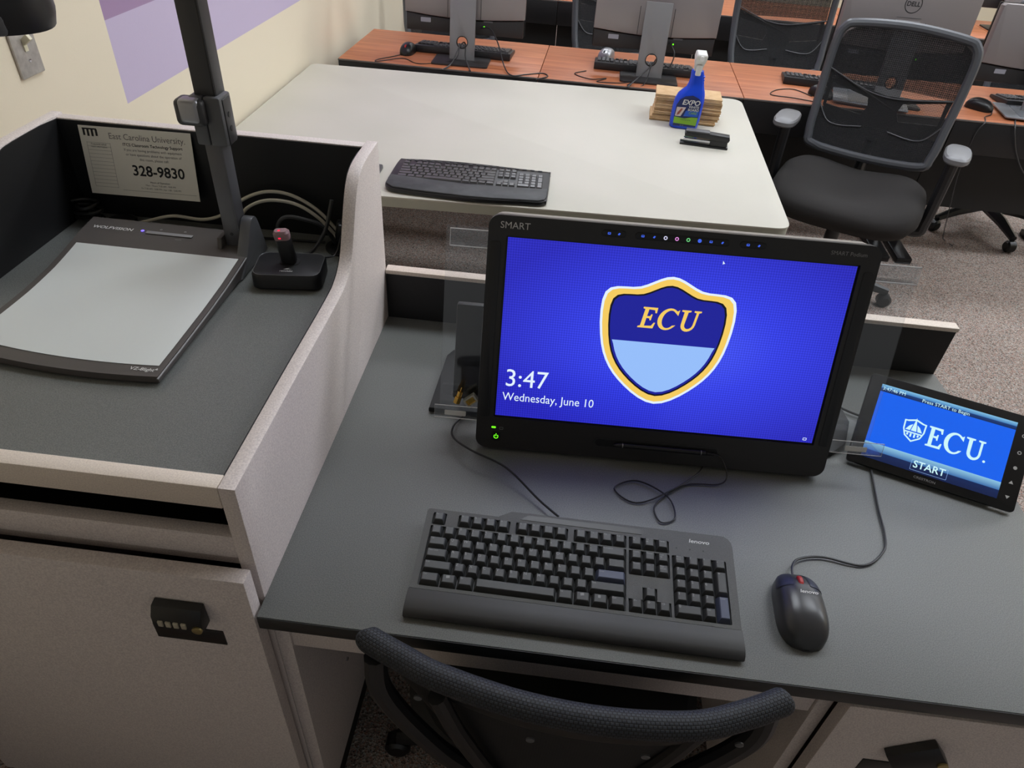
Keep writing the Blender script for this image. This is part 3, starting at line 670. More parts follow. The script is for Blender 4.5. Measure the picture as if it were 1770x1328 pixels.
def acrylic_holder(s, label):
    t = thing('acrylic_holder', label, 'holder', (.534+s*.33, .42, 0), 0, 'clear acrylic holders on the monitor sides')
    def X(a, b_): return sorted((s*a, s*b_))
    e = .366 if s < 0 else .381; x0, x1 = X(.25, e)
    F = FM @ Tr((0, 0, -.048))
    b = MB(); b.plate(rrect(x1-x0, .315, .004, 3, (x0+x1)/2, -.004), 0, .003, M=F); b.build('sheet', acrylic, t)
    x0, x1 = X(.297, e-.009)
    b = MB(); b.box(x0, x1, .124, .127, 0, .022, M=FM @ Tr((0, 0, -.045))); b.box(x0, x1, .124, .152, .02, .023, M=FM @ Tr((0, 0, -.045))); b.build('top_clip', acrylic, t)
    b = MB(); b.tube([(x0, .152, -.0235), (x1, .152, -.0235), (x1-s*.0+(.0), .125, -.0235), (x0, .125, -.0235)], .001, 6, True, M=FM); b.build('clip_edge_highlight', acrylic_edge_highlight, t)  # pale tube painted as the highlight along the clip's edges
    x0, x1 = X(.283, e+.002)
    b = MB(); b.box(x0, x1, -.1615, -.1585, 0, .045, M=FM @ Tr((0, 0, -.045))); b.box(x0, x1, -.1615, -.14, .043, .046, M=FM @ Tr((0, 0, -.045))); b.build('tray', acrylic, t)
    b = MB(); b.tube([(x0, -.139, .0012), (x1, -.139, .0012), (x1, -.1615, .0012), (x0, -.1615, .0012)], .0006, 6, True, M=FM); b.build('tray_edge_highlight', acrylic_edge_highlight, t)  # thin pale outline standing in for the tray edge highlights
    b = MB(); xm = (x0+x1)/2; b.plate(rrect(.036, .009, .001, 2, xm+s*.008, -.154), -.0035, -.003, M=FM); b.build('paper_slip', paper, t)
acrylic_holder(-1, 'clear acrylic holder on the left of the monitor with two adapters')
acrylic_holder(1, 'clear acrylic holder on the right of the monitor beside the touch panel')
def adapters():
    t = thing('video_adapter', 'gold plated video adapter plug in the clear holder', 'adapter', (.21, .38, .06))
    M = FM @ Tr((-.334, -.143, -.022)) @ Rot(R(75), 'Z')
    b = MB(); b.tube([(0, 0, 0), (.012, 0, 0)], .0065, 6, M=M); b.build('nut', gold, t)
    b = MB(); b.tube([(.012, 0, 0), (.022, 0, 0)], .0045, 12, M=M); b.tube([(.022, 0, 0), (.03, 0, 0)], .001, 8, M=M); b.build('plug', gold, t)
    t = thing('square_adapter', 'silver rimmed square adapter with gold contacts in the clear holder', 'adapter', (.23, .385, .07))
    M = FM @ Tr((-.313, -.1475, -.025)) @ Rot(R(40), 'Z') @ Tr((.009, .006, 0))
    b = MB(); b.plate(rrect(.022, .015, .002), -.006, .006, [rrect(.016, .010, .001)], M=M); b.build('shell', mat('nickel', (205, 200, 185), .3, metal=.9), t)
    b = MB(); b.plate(rrect(.016, .010, .001), -.005, .003, M=M); b.build('insert', gold, t)
adapters()

# ------------------------------------------------------------------ touch panel
PM = Tr((1.0199, .44705, .06183)) @ Rot(-.33001, 'Z') @ Rot(.72343, 'X') @ Matrix.Diagonal((.98, .98, .98, 1))
def touch_panel():
    t = thing('touch_panel', 'small black tabletop touch panel with a bright blue start page', 'touch panel', (1.03, .5, 0))
    b = MB(); b.plate(rrect(.267, .166, .006, 4, .0045, .0), -.009, 0, M=PM, bev=.0012); b.build('body', black, t)
    sm = mat('panel_blue', (4, 4, 8), .15, emit=(24, 98, 236), es=1)
    b = MB(); b.quad([(-.1085, -.0678, .0004), (.1085, -.0678, .0004), (.1085, .0678, .0004), (-.1085, .0678, .0004)], PM); sc = b.build('screen', sm, t)
    band = ramp_emit('panel_band', [(0, (20, 40, 90)), (.45, (30, 62, 120)), (.5, (70, 130, 190)), (1, (130, 190, 225))])
    band2 = ramp_emit('panel_band_low', [(0, (16, 30, 70)), (.5, (22, 40, 86)), (.52, (60, 110, 170)), (1, (140, 195, 225))])
    b = MB(); b.quad([(-.1085, .0545, .0006), (.1085, .0545, .0006), (.1085, .0678, .0006), (-.1085, .0678, .0006)], PM); b.build('title_bar', band, sc)
    b = MB(); b.quad([(-.1085, -.0678, .0006), (.1085, -.0678, .0006), (.1085, -.0395, .0006), (-.1085, -.0395, .0006)], PM); b.build('button_bar', band2, sc)
    Q = PM @ Tr((0, 0, .001))
    text('clock', '3:47:46 PM', .0085, tp_white, sc, Q @ Tr((-.106, .0605, 0)), align='LEFT')
    text('hint', 'Press START to Begin', .0085, tp_white, sc, Q @ Tr((-.002, .058, 0)))
    text('start', 'START', .0175, tp_white, sc, Q @ Tr((0, -.0545, 0)), bold=.012)
    b = MB(); b.plate(rrect(.058, .018, .001, 2, 0, -.056), 0, .0001, [rrect(.0572, .0172, .001, 2, 0, -.056)], M=Q); b.build('button_outline', scr_pale, sc)
    b = MB()
    for p in serif_ecu(.036): flat(b, [(x*.92-.017, y-.017) for x, y in p], 0, 0)
    flat(b, circ(.0022, 12, .0755, -.0145), 0, 0); b.build('wordmark', tp_white, sc, M=Q)
    # shield mark with dome and columns
    sh = lambda k: [(-.0395+x*k, .002+y*k) for x, y in ((-.018, .016), (-.013, .0165), (0, .021), (.013, .0165), (.018, .016), (.0175, 0), (.013, -.012), (0, -.021), (-.013, -.012), (-.0175, 0))]
    b = MB(); b.plate(sh(1), 0, .0001, [sh(.86)], M=Q)
    for dx in (-1, 1):
        b.plate([(-.0395+dx*.0135, .001), (-.0395+dx*.006, .001), (-.0395+dx*.0035, .013), (-.0395+dx*.0085, .009)], 0, .0001, M=Q)
        for k in (.003, .0085): b.plate([(-.0395+dx*k-.0014, -.0115+k*.4), (-.0395+dx*k+.0014, -.0115+k*.4), (-.0395+dx*k+.0014, -.004), (-.0395+dx*k-.0014, -.004)], 0, .0001, M=Q)
    b.plate([(-.044, .001), (-.035, .001), (-.0375, .0145), (-.0395, .0255), (-.0415, .0145)], 0, .0001, M=Q); b.plate([(-.053, -.0035), (-.026, -.0035), (-.026, -.0012), (-.053, -.0012)], 0, .0001, M=Q)
    b.build('shield_mark', tp_white, sc)
    text('brand_print', 'CRESTRON', .0058, print_g, t, PM @ Tr((-.002, -.0755, .0005)), bold=.012, sx=1.2)
    for i, y in enumerate((.048, .018, -.009, -.035, -.06)):
        b = MB(); c = (.1225, y)
        pts = circ(.003, 12, *c) if i < 3 else [(c[0]-.0035, c[1]-.002), (c[0]+.0035, c[1]-.002), (c[0], c[1]+.0035)]
        if i == 4: pts = [(c[0]-.0035, c[1]+.002), (c[0], c[1]-.0035), (c[0]+.0035, c[1]+.002)]
        if i < 2: b.plate(circ(.0032, 14, *c), .0003, .0006, [circ(.0019, 10, *c)], M=PM)
        else: b.plate(pts, .0003, .0006, M=PM)
        b.build('side_button', print_w, t)
    b = MB(); b.plate([(-.05, .0), (.05, .0), (.052, .012), (.045, .10), (-.045, .10)], -.10, .10, plane='xy', M=Tr((0, 0, 0)))
    b.bm.free(); b = MB()
    S = Tr((1.0199, .44705, .0)) @ Rot(-.33001, 'Z')
    b.plate([(-.05, .0), (.085, .0), (.085, .012), (.06, .094), (.045, .086), (-.04, .0105), (-.05, .004)], -.105, .105, plane='yz', bev=.002, M=S); b.build('stand', black_satin, t)
touch_panel()
cable('panel_cable', 'short black cable from the monitor stand to the touch panel', [(.905, .575, .008), (.925, .565, .006), (.95, .555, .005), (.985, .54, .005)], .0022, cable_k)

# ------------------------------------------------------------------ document camera
def doc_z(y):   # height of the platform's top above the counter
    pts = [(.2, .0135), (.30, .0145), (.40, .017), (.47, .021), (.53, .027), (.58, .0325), (.66, .0345)]
    for (a, za), (b_, zb) in zip(pts[:-1], pts[1:]):
        if y <= b_:
            u = max(0, min(1, (y-a)/(b_-a))); return za+(zb-za)*u
    return pts[-1][1]
def doc_camera():
    t = thing('document_camera', 'grey document camera with pale working plate and tall folding arm', 'document camera', (-.36, .43, ZC))
    def edge(y): u = (y-.23)/.40; return (-.522+.012*math.sin(math.pi*min(1, max(0, u)))-.0*u, -.2)
    def front(x): return .226+.022*((x+.30)/.2)**2
    def sheet(x0f, x1f, y0f, y1, zoff, nx=16, ny=26):
        rows = []
        for j in range(ny+1):
            r = []
            for i in range(nx+1):
                u = i/nx; v = j/ny
                xa = x0f(.43); xb = x1f(.43); x = xa+(xb-xa)*u; y0 = y0f(x); y = y0+(y1-y0)*v
                x = x0f(y)+(x1f(y)-x0f(y))*u
                r.append((x, y, ZC+doc_z(y)+zoff))
            rows.append(r)
        return rows
    top = sheet(lambda y: edge(y)[0], lambda y: edge(y)[1], front, .635, 0)
    b = MB(); bm_ = bmesh.new(); vt = [[bm_.verts.new(p) for p in r] for r in top]; vb = [[bm_.verts.new((p[0], p[1], ZC+.003)) for p in r] for r in top]
    ny, nx = len(vt)-1, len(vt[0])-1
    for j in range(ny):
        for i in range(nx): bm_.faces.new((vt[j][i], vt[j][i+1], vt[j+1][i+1], vt[j+1][i]))
    for j in range(ny):
        bm_.faces.new((vt[j][nx], vb[j][nx], vb[j+1][nx], vt[j+1][nx])); bm_.faces.new((vt[j][0], vt[j+1][0], vb[j+1][0], vb[j][0]))
    for i in range(nx):
        bm_.faces.new((vt[0][i], vb[0][i], vb[0][i+1], vt[0][i+1])); bm_.faces.new((vt[ny][i], vt[ny][i+1], vb[ny][i+1], vb[ny][i]))
    bmesh.ops.recalc_face_normals(bm_, faces=bm_.faces[:]); b._add(bm_); b.build('platform', docm, t, ang=60)
    b = MB(); b.loft(sheet(lambda y: edge(y)[0]+.012, lambda y: edge(y)[1]-.009, lambda x: front(x)+.024, .545, .0008), cap=False, closed=False); b.build('working_plate', lightplate, t)
    ez = [(edge(.3)[1]+.0012, y, ZC+doc_z(y)-.002) for y in [.228+.01*k for k in range(34)]]
    b = MB(); b.tube(ez, .0016, 6); b.build('side_trim', mat('trim_grey', (120, 118, 118), .4), t)
    def on(x, y, a=0): s = (doc_z(y+.01)-doc_z(y-.01))/.02; return Tr((x, y, ZC+doc_z(y)+.0009)) @ Rot(math.atan(s), 'X') @ Rot(a, 'Z')
    text('maker_print', 'WOLFVISION', .0125, print_w, t, on(-.465, .600), bold=.012, sx=1.0)
    text('model_print', 'VZ-8light⁴', .0095, print_w, t, on(-.226, .243), bold=.015)
    b = MB(); b.plate(rrect(.086, .0085, .001, 2), 0, .0014, M=on(-.358, .597), bev=.0004); b.build('button_bar', silver, t)
    b = MB(); b.plate(circ(.003, 14), 0, .0006, M=on(-.410, .601)); b.build('power_led', led_b, t)
    text('button_print', 'zoom', .005, print_g, t, on(-.335, .583)); 
    for x in (-.38, -.335):
        b = MB(); b.plate(circ(.0022, 12), 0, .0004, [circ(.0014, 10)], M=on(x, .611)); b.build('button_icon', print_g, t)
    # hinge cheeks, arm
    for x0 in (-.2165, -.2565):
        fin = smooth_path([(.52, ZC+.002, 0), (.545, ZC+.02, 0), (.575, ZC+.055, 0), (.592, ZC+.078, 0), (.606, ZC+.082, 0), (.618, ZC+.073, 0), (.632, ZC+.03, 0), (.64, ZC+.002, 0)], 4)
        if x0 > -.22: b = MB(); b.plate([(p.x, p.y) for p in fin], x0, x0+.020, plane='yz', bev=.002); b.build('hinge_cheek', mgrey, t)
        else: b = MB(); b.plate([(.565, ZC+.02), (.63, ZC+.02), (.625, ZC+.05), (.575, ZC+.05)], x0, x0+.008, plane='yz', bev=.001); b.build('hinge_cheek', docm, t)
    b = MB(); b.box(-.2475, -.2175, .585, .617, ZC+.022, .45, .003); b.box(-.2445, -.2205, .5845, .6, ZC+.03, .4, .001); b.build('lower_arm', mat('arm_grey', (92, 91, 94), .38, metal=.2), t)
    b = MB(); b.tube([(-.2325, .5843, ZC+.055), (-.2325, .5838, ZC+.055)], .003, 12); b.build('pin_hole', black, t)
    b = MB(); b.box(-.249, -.212, .59, .622, .42, .80, .003); b.build('upper_arm', dgrey, t)
    b = MB(); b.box(-.2165, -.2135, .5885, .6235, .47, .80, .001); b.build('arm_seam', black, t)
    b = MB(); b.box(-.256, -.233, .58, .622, .398, .476, .004); b.box(-.2325, -.2045, .58, .622, .398, .476, .004); b.build('clamp', mgrey, t)
    b = MB(); b.box(-.276, -.228, .566, .60, .432, .473, .008, 3); b.build('clamp_lever', dgrey, t)
    b = MB(); b.box(-.268, -.234, .5635, .59, .437, .4745, .007, 3); b.build('lever_pad', silver, t)
    b = MB(); b.box(-.2055, -.2025, .588, .614, .40, .472, .002); pl = b.build('clamp_plate', dgrey, t)
    for z in (.424, .446):
        b = MB(); b.lathe([(.0045, 0), (.0045, .0012), (.003, .0014)], 14, M=Tr((-.2028, .60, z)) @ Rot(R(90), 'Y')); b.build('screw', black_satin, pl)
    # head arm and camera head above the plate
    b = MB(); b.tube([(-.23, .605, .79), (-.25, .59, .80), (-.37, .44, .80), (-.385, .41, .79), (-.392, .405, .72)], .014, 12); b.build('head_arm', dgrey, t)
    hd = Tr((-.392, .405, .603)) @ Rot(R(-55), 'Z')
    b = MB(); prof = [(.06, 0), (.078, .004), (.082, .018), (.081, .05), (.072, .085), (.05, .11), (.02, .125)]
    rings = [[(r*math.copysign(abs(math.cos(a))**.6, math.cos(a))*1.05, r*math.copysign(abs(math.sin(a))**.6, math.sin(a))*.9, z) for a in [2*math.pi*k/32 for k in range(32)]] for r, z in prof]
    b.loft(rings, M=hd); b.build('camera_head', black_satin, t)
    b = MB(); b.box(.045, .0885, -.026, .018, .004, .028, .006, M=hd); b.build('head_button', mgrey, t)
    b = MB(); b.lathe([(.022, -.004), (.022, .004), (.02, .006)], 20, M=hd); b.build('lens', mat('lens_glass', (8, 8, 12), .08), t)
doc_camera()

# ------------------------------------------------------------------ things on the lectern
def sign():
    t = thing('help_sign', 'white printed help desk notice leaning on the lectern back panel', 'sign', (-.44, .70, ZC))
    tl, tr = Vector((-.548, .711, .360)), Vector((-.336, .711, .3635)); br, bl = Vector((-.336, .688, .2425)), Vector((-.549, .688, .239))
    ex = (tr-tl).normalized(); n = ex.cross((tl-bl).normalized()).normalized(); ey = n.cross(ex)
    o = (bl+br)/2; Wd = (tr-tl).length; Hh = (tl-bl).length
    P = Matrix((ex, ey, n)).transposed().to_4x4(); P.translation = o
    b = MB(); b.plate([(-Wd/2, 0), (Wd/2, 0), (Wd/2, Hh), (-Wd/2, Hh)], -.0005, 0, M=P); b.build('sheet', paper, t)
    k = Wd/.21
    def tx(s, x, y, sz, m=ink, **kw): text('print', s, sz*k, m, t, P @ Tr((x*k, y*k, .0003)), **kw)
    tx('East Carolina University.', .0215, .1065, .0150, ink_grey, sx=.96)
    tx('ITCS Classroom Technology Support', .030, .0935, .0074, bold=.012)
    tx('If you are having problems with equipment', .029, .0845, .0063, ink_grey); tx('or have questions about the operation of', .029, .0765, .0063, ink_grey); tx('this room, please call:', .029, .0685, .0063, ink_grey)
    tx('328-9830', .033, .0475, .0262, bold=.02)
    tx('Hours of Operation:', .033, .0285, .0046); tx('Mon - Thurs: 7:30 AM - 9:00 PM', .033, .0225, .0044, ink_grey); tx('Fri 7:30 AM - 5:00 PM | Sun 1:00 - 5:00 PM', .033, .0165, .0044, ink_grey)
    b = MB()
    b.box(-.042*k, .1*k, .0104*k, .0109*k, .0002, .0003, M=P)
    for x in (-.094, -.05): b.box((x-.0002)*k, (x+.0002)*k, .014*k, .094*k, .0002, .0003, M=P)
    for i in range(13): b.box(-.094*k, -.05*k, (.014+i*.0066)*k-.0002, (.014+i*.0066)*k+.0002, .0002, .0003, M=P)
    b.build('ruled_lines', ink_grey, t)
    tx('Frequently asked', -.072, .0905, .0042); tx('room information', -.072, .086, .0042)
    b = MB(); b.box(-.098*k, -.071*k, .1155*k, .118*k, .0002, .0004, M=P)
    for i in range(4): b.box((-.0975+i*.0078)*k, (-.0935+i*.0078)*k, .1035*k+abs(1.5-i)*.001, .1165*k, .0002, .0004, M=P)
    b.build('building_mark', ink, t)
sign()
def mic_charger():
    t = thing('microphone_charger', 'low black charging base holding a microphone on the lectern counter', 'charger', (-.118, .545, ZC), R(8))
    def ring(w, d, r, z): return [(x, y, z) for x, y in rrect(w, d, r, 6)]
    b = MB(); b.loft([ring(.112, .076, .014, .001), ring(.118, .082, .017, .004), ring(.118, .082, .017, .026), ring(.114, .078, .016, .030), ring(.108, .072, .014, .031)]); b.build('base', black_satin, t, False)
    b = MB(); b.tube([(x, y, .030) for x, y in rrect(.113, .077, .016, 6)], .0008, 6, True); b.build('rim', mgrey, t, False)
    text('maker_print', 'revolabs', .0065, print_w, t, Tr((0, -.026, .0313)), False, bold=.015)
    b = MB(); b.plate([(-.006, 0), (.008, .001), (.001, .002), (.004, .0045), (-.002, .003)], .0311, .0313, M=Tr((0, -.0205, 0))); b.build('emblem', print_w, t, False)
    b = MB(); b.plate(rrect(.034, .022, .007, 5, 0, .006), .0310, .0316); b.build('socket', key_well, t, False)
    m = thing('wireless_microphone', 'black wireless microphone with glowing red cap in the charging base', 'microphone', (-.119, .551, ZC+.0316), R(8))
    K = Rot(R(-5), 'Y') @ Rot(R(6), 'X')
    b = MB(); b.loft([ring(.024, .015, .006, .0), ring(.026, .017, .006, .004), ring(.026, .017, .006, .047), ring(.0255, .0165, .006, .0478)], M=K); b.build('body', black_satin, m, False)
    b = MB(); b.loft([ring(.0255, .0165, .006, .0478), ring(.0265, .0175, .006, .05), ring(.0265, .0175, .006, .060), ring(.021, .012, .005, .064)], M=K); b.build('cap', mat('frosted_cap', (150, 120, 124), .45), m, False)
    b = MB(); b.box(-.0045, -.0005, -.0092, -.0085, .052, .0545, M=K); b.box(-.0045, -.0005, -.003, .0005, .0635, .0644, M=K); b.build('mute_light', led_r, m, False)
    cable('charger_cable', 'thin black power cord running from the charging base to the grommet', [(-.088, .583, ZC+.012), (-.078, .60, ZC+.016), (-.062, .625, ZC+.012), (-.055, .645, ZC+.04), (-.045, .665, ZC+.055), (-.038, .68, ZC+.02)], .0014, cable_g)
mic_charger()
def lectern_cables():
    t = thing('cable_grommet', 'round black cable grommet in the lectern counter corner', 'grommet', (-.06, .675, ZC))
    b = MB(); b.lathe([(.036, 0), (.036, .003), (.033, .004), (.026, .004), (.026, .0008), (.0005, .0008)], 28); b.build('ring', black_satin, t, False)
    t = thing('cable_grommet', 'round black cable grommet beneath the printed notice', 'grommet', (-.495, .668, ZC))
    b = MB(); b.lathe([(.03, 0), (.03, .012), (.026, .014), (.02, .012), (.0005, .012)], 28); b.build('ring', black, t, False)
    g = 'pale network cables behind the document camera'
    cable('network_cable', 'upper pale network cable arching beside the document camera arm', [(-.49, .655, ZC+.006), (-.45, .675, ZC+.012), (-.40, .69, ZC+.022), (-.34, .692, ZC+.02), (-.29, .69, ZC+.04), (-.25, .688, ZC+.073), (-.205, .688, ZC+.092), (-.16, .69, ZC+.09), (-.115, .692, ZC+.066), (-.08, .69, ZC+.03), (-.06, .68, ZC+.004)], .0032, cable_w, group=g)
    cable('network_cable', 'lower pale network cable arching beside the document camera arm', [(-.30, .66, ZC+.005), (-.265, .67, ZC+.03), (-.24, .675, ZC+.062), (-.20, .678, ZC+.08), (-.15, .68, ZC+.078), (-.11, .682, ZC+.055), (-.08, .682, ZC+.022), (-.066, .676, ZC+.004)], .0032, cable_w, group=g)
    cable('strap_cable', 'flat dark grey cable loop behind the wireless microphone', [(-.08, .68, ZC+.006), (-.095, .665, ZC+.045), (-.12, .655, ZC+.06), (-.155, .65, ZC+.065), (-.172, .645, ZC+.05), (-.168, .635, ZC+.025), (-.14, .62, ZC+.008), (-.11, .625, ZC+.01), (-.085, .645, ZC+.045), (-.075, .66, ZC+.085), (-.072, .665, ZC+.10)], .0036, cable_g)
    t = thing('power_adapter', 'chunky black power plug standing in the lectern corner', 'power plug', (-.055, .662, ZC))
    b = MB(); b.box(-.022, .016, -.014, .014, .022, .058, .004, M=Rot(R(20), 'Z') @ Rot(R(12), 'Y')); b.box(-.012, .008, -.012, .012, .004, .026, .003, M=Rot(R(20), 'Z')); b.build('body', black, t, False)
    b = MB(); b.box(-.006, .0, -.0146, -.0142, .04, .052, M=Rot(R(20), 'Z') @ Rot(R(12), 'Y')); b.box(.001, .006, -.0146, -.0142, .043, .048, M=Rot(R(20), 'Z') @ Rot(R(12), 'Y')); b.build('rating_print', print_g, t, False)
    cable('power_cable', 'black cable trailing along the lectern counter back edge', [(-.47, .665, ZC+.015), (-.42, .675, ZC+.006), (-.36, .67, ZC+.004), (-.32, .685, ZC+.004), (-.25, .668, ZC+.006), (-.20, .675, ZC+.004), (-.10, .68, ZC+.004)], .0024, cable_k)
    t = cable('coiled_cable', 'tangled black cable coil on the counter below the notice', [(-.56+.022*math.cos(a*1.3)+.006*math.sin(a*2.1), .676+.016*math.sin(a*1.3), ZC+.004+.0022*a) for a in [k*.9 for k in range(20)]], .0032, cable_k, 4)
lectern_cables()

# ------------------------------------------------------------------ near chair
def near_chair():
    t = thing('task_chair', 'black task chair with woven top rail pushed under the desk front', 'chair', (.42, .16, -T))
    rail = [(.170, -.056, .088), (.178, -.064, .089), (.222, -.084, .092), (.266, -.101, .094), (.358, -.121, .096), (.452, -.127, .096), (.546, -.119, .096), (.607, -.098, .096), (.645, -.080, .096), (.655, -.074, .096)]
    sp = smooth_path(rail, 12)
    b = MB(); b.tube(sp, lambda u: .0155*math.sqrt(max(.02, 1-max(0, 1-min(u, 1-u)/.11)**2)), 16); b.build('top_rail', weave, t)
    def row(z, k, dy): return [(.413+(p[0]-.413)*k, p[1]+dy, z) for p in sp]
    rows = [row(.088, .98, .002), row(.05, .96, .008), row(.01, .93, .016), row(-.04, .86, .022), row(-.12, .74, .03), row(-.22, .62, .045), row(-.30, .56, .06)]
    b = MB(); b.loft(rows, cap=False, closed=False); b.loft([[(p[0], p[1]+.004, p[2]) for p in r] for r in rows], cap=False, closed=False); b.build('back_mesh', mesh_mat('dark_back_mesh', (24, 24, 26), .93, 1.0, 400), t)
    b = MB(); rr = [rows[0], rows[1], row(.03, .95, .012)]; b.loft([[(p[0], p[1]-.004, p[2]) for p in r] for r in rr]+[[(p[0], p[1]+.006, p[2]) for p in r] for r in rr[::-1]], cap=False, closed=False); b.build('rail_shell', black_satin, t)
    for s in (-1, 1):
        pth = [(.413+s*.228, -.075, .075), (.413+s*.222, -.085, .02), (.413+s*.185, -.08, -.08), (.413+s*.13, -.065, -.20), (.413+s*.06, -.03, -.32)]
        b = MB(); b.tube(smooth_path(pth, 6), .014, 10); b.build('back_frame', black_satin, t)
        b = MB(); pth2 = [(.413+s*.15, -.105, .06), (.413+s*.12, -.10, -.05), (.413+s*.07, -.08, -.2), (.413, -.05, -.30)]; b.tube(smooth_path(pth2, 6), .011, 10); b.build('back_strut', black_satin, t)
    for i in (30, 50, 66, 84):
        p = sp[i]; b = MB(); b.lathe([(.005, 0), (.005, .002), (.003, .003)], 12, M=Tr((p.x, p.y-.0125, .052)) @ Rot(R(90), 'X')); b.build('screw', mgrey, t)
    def ring(k, z, w=.24, d=.23): return [(.413+w*k*math.copysign(abs(math.cos(a))**.7, math.cos(a)), .17+d*k*math.copysign(abs(math.sin(a))**.7, math.sin(a)), z) for a in [2*math.pi*i/32 for i in range(32)]]
    b = MB(); b.loft([ring(.9, -.30), ring(1, -.29), ring(1, -.26), ring(.93, -.245), ring(.6, -.242)]); b.build('seat', fabric, t)
    b = MB(); b.tube([(.413, -.02, -.30), (.413, .02, -.33), (.413, .17, -.33)], .03, 10); b.build('mechanism', black, t)
    b = MB(); b.tube([(.413, .17, -.32), (.413, .17, -.63)], .025, 14); b.build('gas_column', black, t)
    for k in range(5):
        a = R(90+72*k+20); e = (.413+.29*math.cos(a), .17+.29*math.sin(a))
        b = MB(); b.tube([(.413, .17, -.63), (e[0], e[1], -.66)], lambda u: .026-.01*u, 8); b.build('leg', black, t)
        b = MB(); b.lathe([(.0, -.02), (.02, -.02), (.027, -.014), (.027, .014), (.02, .02), (0, .02)], 16, M=Tr((e[0], e[1], -T+.0275)) @ Rot(a, 'Z') @ Rot(R(90), 'X')); b.build('caster', black, t)
near_chair()

# ------------------------------------------------------------------ white table and what stands on it
def white_table():
    t = thing('white_table', 'large white topped table behind the instructor desk against the wall', 'table', (.1, 1.95, -T))
    pts = []
    cs = [(-.767, 1.325, .03), (.99, 1.392, .045), (1.022, 2.577, .055), (-.765, 2.545, .03)]
    for i, (x, y, r) in enumerate(cs):
        p = Vector((x, y)); a = (Vector(cs[i-1][:2])-p).normalized(); c = (Vector(cs[(i+1) % 4][:2])-p).normalized()
        for k in range(7):
            u = k/6; pts.append(tuple((1-u)**2*(p+a*r)+2*u*(1-u)*p+u*u*(p+c*r)))
    b = MB(); b.plate(pts, -.026, -.02, bev=.0015); b.build('table_top', table_white, t)
    c = Vector((.12, 1.96)); b = MB(); b.plate([tuple(c+(Vector(p)-c)*.9985) for p in pts], -.052, -.026); b.build('table_edge', table_edge, t)
    for x, y in ((-.66, 1.45), (.86, 1.52), (.89, 2.44), (-.66, 2.42)):
        b = MB(); b.tube([(x, y, -.052), (x, y, -T)], .025, 14); b.build('leg', dgrey, t)
white_table(); table_keyboard()

